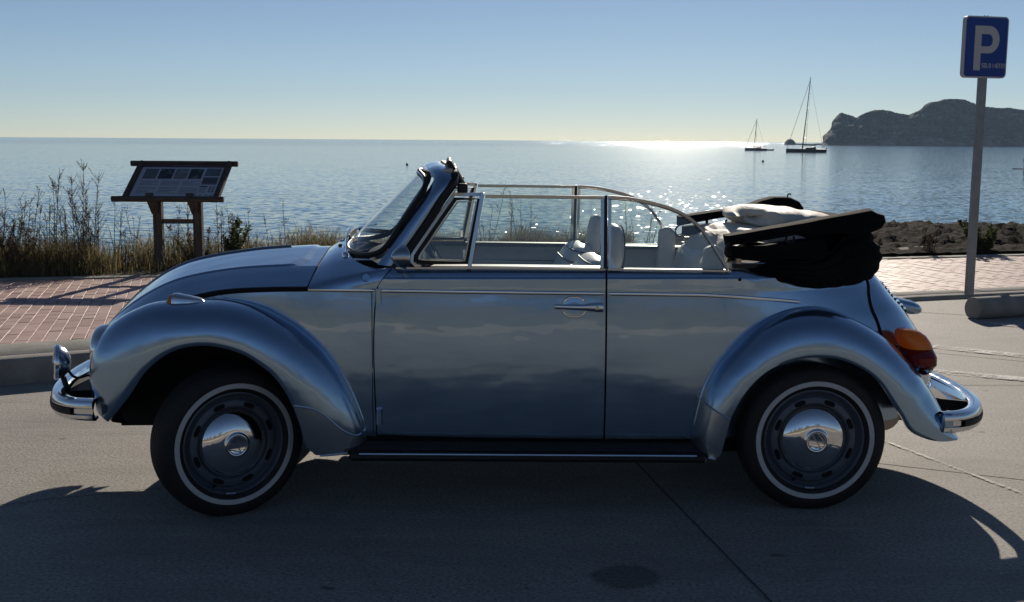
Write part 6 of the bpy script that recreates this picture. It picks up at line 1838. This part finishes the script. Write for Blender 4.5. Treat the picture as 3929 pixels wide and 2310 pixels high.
def weed(name, label, cat, group, x, y, h, seed, stems=3, density=1.0, lean=0.12, leafs=0.03, mt='dryleaf'):
    if name == 'dry_weed': stems += 1; density *= 1.35; leafs = 0.019
    rr = random.Random(seed); w = empty(name, (x, y, ground_z(x, y))); tag(w, label, cat, group)
    sb, lb_ = B(), B()
    for s_ in range(stems):
        hh = h * (1 if s_ == 0 else rr.uniform(0.45, 0.95)); a = rr.uniform(0, 6.28)
        b0 = np.array([rr.uniform(-0.07, 0.07), rr.uniform(-0.07, 0.07), -0.03])
        p1 = b0 + np.array([math.cos(a) * lean * hh * rr.uniform(0.2, 1.5), math.sin(a) * lean * hh, hh])
        P = twig(sb, b0, p1, 0.0065, 0.0018, np.array([rr.uniform(-0.05, 0.05), rr.uniform(-0.05, 0.05), 0]), 8)
        nb = int(13 * density * hh / 0.9)
        for q in range(nb):
            f = rr.uniform(0.22, 0.97); j = f * 7; i = min(int(j), 6); bp_ = P[i] * (1 - (j - i)) + P[i + 1] * (j - i)
            a2_ = rr.uniform(0, 6.28); L = hh * rr.uniform(0.08, 0.28) * (1.15 - f * 0.7)
            e = bp_ + np.array([math.cos(a2_) * L * 0.6, math.sin(a2_) * L * 0.6, L * rr.uniform(0.5, 1.0)])
            Q = twig(sb, bp_, e, 0.0028, 0.0012, np.array([0, 0, -0.02 * rr.random()]), 4)
            for z_ in range(int(rr.randint(3, 8) * density)):
                f2 = rr.random(); p = bp_ * (1 - f2) + e * f2
                leaf(lb_, p, leafs * rr.uniform(0.4, 1.1), rr)
        for z_ in range(int(26 * density * hh)):
            f = rr.uniform(0.1, 0.95) ; j = f * 7; i = min(int(j), 6)
            leaf(lb_, P[i] * (1 - (j - i)) + P[i + 1] * (j - i) + np.array([rr.uniform(-0.01, 0.01)] * 3), leafs * rr.uniform(0.5, 1.3) * (1.3 - f), rr)
    sb.build('stem', M['drystem'], w, recalc=False)
    if lb_.n: o = lb_.build('leaves', M[mt], w, smooth=False, recalc=False); o['kind'] = 'stuff'
    return w


TALL = 'tall dry brown weed in the grass strip behind the brick promenade'
# x in the picture (source px of the base), distance behind the promenade edge, height
for k, (px, d, h, st2, dn) in enumerate([(70, 0.6, 0.98, 4, 1.2), (125, 0.9, 1.05, 3, 1.0), (170, 0.5, 0.80, 4, 1.5), (215, 0.8, 0.95, 4, 1.1), (255, 1.0, 0.85, 3, 1.0), (290, 0.6, 1.14, 3, 1.3), (320, 0.8, 0.98, 4, 1.2), (375, 0.7, 1.20, 5, 1.5), (405, 0.6, 1.10, 5, 1.5), (440, 0.9, 0.92, 2, 0.9), (500, 1.1, 0.80, 2, 0.6), (530, 0.8, 0.66, 3, 0.7), (560, 1.2, 0.72, 3, 0.6), (735, 0.9, 0.95, 2, 0.7), (770, 0.9, 0.60, 3, 0.9), (800, 1.2, 0.78, 1, 0.5), (855, 0.9, 0.88, 2, 0.9), (890, 1.0, 0.70, 2, 0.9), (925, 0.9, 0.74, 3, 0.9), (965, 1.3, 0.70, 2, 0.8), (990, 1.0, 0.62, 2, 0.8)]):
    Yb = 11.9 + d + (px / 3929) * 1.0
    xb = (px - 1964) / 4400 * Yb
    weed('dry_weed', TALL, 'weed', 'tall dry weeds behind the promenade', xb, float(Ec(xb)) + d, h * 0.98, 100 + k, st2, dn)
SLIM = 'sparse slim dry weed beyond the promenade, seen above the car'
for k, (px, d, h, st2) in enumerate([(1110, 1.4, 0.62, 2), (1155, 1.6, 0.72, 2), (1670, 1.6, 0.85, 3), (1855, 2.0, 1.02, 2), (1880, 2.1, 0.75, 2), (1955, 2.0, 0.82, 3), (1995, 2.1, 0.88, 3), (2400, 2.0, 0.86, 3), (2450, 2.2, 0.80, 3), (2470, 2.0, 0.62, 2)]):
    Yb = 13.0 + d + 1.6 * max(0, (px - 1100) / 1400)
    xb = (px - 1964) / 4400 * Yb
    weed('slim_weed', SLIM, 'weed', 'slim weeds beyond the car', xb, float(Ec(xb)) + d, h, 300 + k, st2, 0.7, 0.16, 0.03)
# dense bush at the left end, low ones by the posts and on the rocks
weed('bramble_bush', 'dense dark bramble bush at the seaward end of the grass strip', 'bush', None, -5.05, 11.70, 0.66, 501, 22, 2.2, 0.40, 0.026)
weed('dry_bush', 'low brown bush growing between the information board posts', 'bush', None, -3.42, 12.45, 0.50, 502, 16, 2.2, 0.45, 0.03)
weed('leafy_bush', 'green leafy bush at the foot of the information board', 'bush', None, -3.05, 12.40, 0.62, 503, 12, 2.2, 0.35, 0.045, 'green')
weed('leafy_bush', 'low olive bush on the rocks beside the sign post', 'bush', None, 6.60, 16.05, 0.50, 504, 22, 2.4, 0.6, 0.05, 'green')
weed('dry_bush', 'small dry bush in front of the rocks near the sign post', 'bush', None, 5.75, 15.75, 0.42, 505, 14, 1.4, 0.4, 0.03)

# grass strip
gb = B(); V, F = [], []
rr = random.Random(11); nn_ = 0
for k in range(34000):
    x = rr.uniform(-7.5, 1.5); d = abs(rr.gauss(0.0, 0.75)) + 0.07
    if d > 2.2: continue
    if -4.25 < x < -2.9 and d < 0.75 and rr.random() < 0.92: continue
    cl2 = noise.noise(Vector((x * 1.6, d * 1.6, 3.0)))
    if cl2 < -0.25 and rr.random() < 0.7: continue
    y = float(Ec(x)) + d; z = ground_z(x, y) - 0.02
    h = rr.uniform(0.14, 0.46) * (1.0 + 0.6 * cl2) * (0.55 if d < 0.25 else 1); a = rr.uniform(0, 6.28); ln_ = rr.uniform(0.1, 0.9) * h
    wd = rr.uniform(0.002, 0.005); ca_, sa2 = math.cos(a), math.sin(a)
    V += [(x - wd * sa2, y + wd * ca_, z), (x + wd * sa2, y - wd * ca_, z), (x + ca_ * ln_ * 0.35 + wd * 0.7 * sa2, y + sa2 * ln_ * 0.35 - wd * 0.7 * ca_, z + h * 0.6), (x + ca_ * ln_ * 0.35 - wd * 0.7 * sa2, y + sa2 * ln_ * 0.35 + wd * 0.7 * ca_, z + h * 0.6), (x + ca_ * ln_, y + sa2 * ln_, z + h * rr.uniform(0.75, 1.0))]
    F += [(nn_, nn_ + 1, nn_ + 2, nn_ + 3), (nn_ + 3, nn_ + 2, nn_ + 4)]; nn_ += 5
gb.add(V, F)
o = gb.build('grass', M['grass'], None, smooth=False, recalc=False); tag(o, 'dry yellow grass along the back of the promenade', 'grass', kind='stuff')

# ------------------------------------------------------------------ the land side, mirrored in the paint and the hubcaps
M['hill'] = noisy('scrub_hill', (0.10, 0.085, 0.05), (0.22, 0.185, 0.12), 0.12, 0.95, 0)
M['hillwall'] = noisy('pale_wall', (0.20, 0.18, 0.155), (0.36, 0.335, 0.295), 1.5, 0.9, 0)
G = []
for x in np.linspace(-160, 160, 60):
    G.append([(x, y, -0.05 + max(0, (-y - 30) / 60) ** 1.2 * (7 + 4 * noise.noise(Vector((x * 0.02, y * 0.03, 5))))) for y in np.linspace(-26, -170, 16)])
hl_ = B().grid(np.array(G)).build('scrub_hill', M['hill'], recalc=False); tag(hl_, kind='structure')
if np.mean([p.normal.z for p in hl_.data.polygons]) < 0: hl_.data.flip_normals()


gw = empty('reflection_wall', (0, -15, 0)); tag(gw, 'unseen low pale wall added behind the car park for its reflection in the paint', 'wall')  # unseen wall, added for the pale band it mirrors into the car paint
for x0, x1 in ((-40, -13.0), (-12.98, 9.0), (9.02, 40)):
    B().box(((x0 + x1) / 2, 0, 0.31), (x1 - x0, 0.22, 0.62)).build('wall_length', M['hillwall'], gw, smooth=False, bevel=0.02)


def tree(name, label, x, y, h, cr, seed):
    rr = random.Random(seed); t = empty(name, (x, y, 0)); tag(t, label, 'tree', 'trees across the road')
    tb_ = B(); top = np.array([rr.uniform(-0.3, 0.3), rr.uniform(-0.3, 0.3), h * 0.6])
    tb_.tube(spl([(0, 0, -0.1), top * 0.5 + np.array([0.1, 0, 0]), top], 8), 1.0, 8, scale=np.linspace(0.2, 0.11, 8))
    lb_ = B(); tips = []
    for k in range(9):
        a = rr.uniform(0, 6.28); e = top + np.array([math.cos(a) * cr * rr.uniform(0.4, 0.8), math.sin(a) * cr * rr.uniform(0.4, 0.8), rr.uniform(0, 0.45) * h])
        tb_.tube([top * rr.uniform(0.6, 1.0), (top + e) / 2 + np.array([0, 0, 0.2]), e], 1.0, 5, scale=[0.07, 0.05, 0.02]); tips.append(e)
    tb_.build('trunk', M['postwood'], t, recalc=False)
    for e in tips:
        for q in range(170):
            d = nrm([rr.gauss(0, 1), rr.gauss(0, 1), rr.gauss(0, 0.7)]) * rr.random() ** 0.4 * cr * 0.42
            leaf(lb_, e + d, rr.uniform(0.15, 0.32), rr)
    o = lb_.build('crown', M['green'], t, smooth=False, recalc=False)
for k, (x, y, h, c) in enumerate([(-9, -22, 5.0, 2.2), (-2.5, -25, 6.0, 2.6), (4.5, -23, 4.4, 2.0), (13, -24, 5.5, 2.4), (-19, -24, 5.2, 2.3)]):
    tree('broadleaf_tree', 'bushy green tree standing across the road behind the car park', x, y, h, c, 900 + k)
# ------------------------------------------------------------------ sea air
m = bpy.data.materials.new('sea_haze'); m.use_nodes = True; t_ = m.node_tree; t_.nodes.clear()
o_ = t_.nodes.new('ShaderNodeOutputMaterial'); v_ = t_.nodes.new('ShaderNodeVolumePrincipled')
v_.inputs['Color'].default_value = (0.50, 0.72, 1.0, 1); v_.inputs['Density'].default_value = 0.00018; v_.inputs['Anisotropy'].default_value = 0.0
t_.links.new(v_.outputs[0], o_.inputs['Volume'])
hz = B().box((0, 500, 28), (2600, 1800, 62)).build('haze', m, smooth=False); tag(hz, kind='stuff')
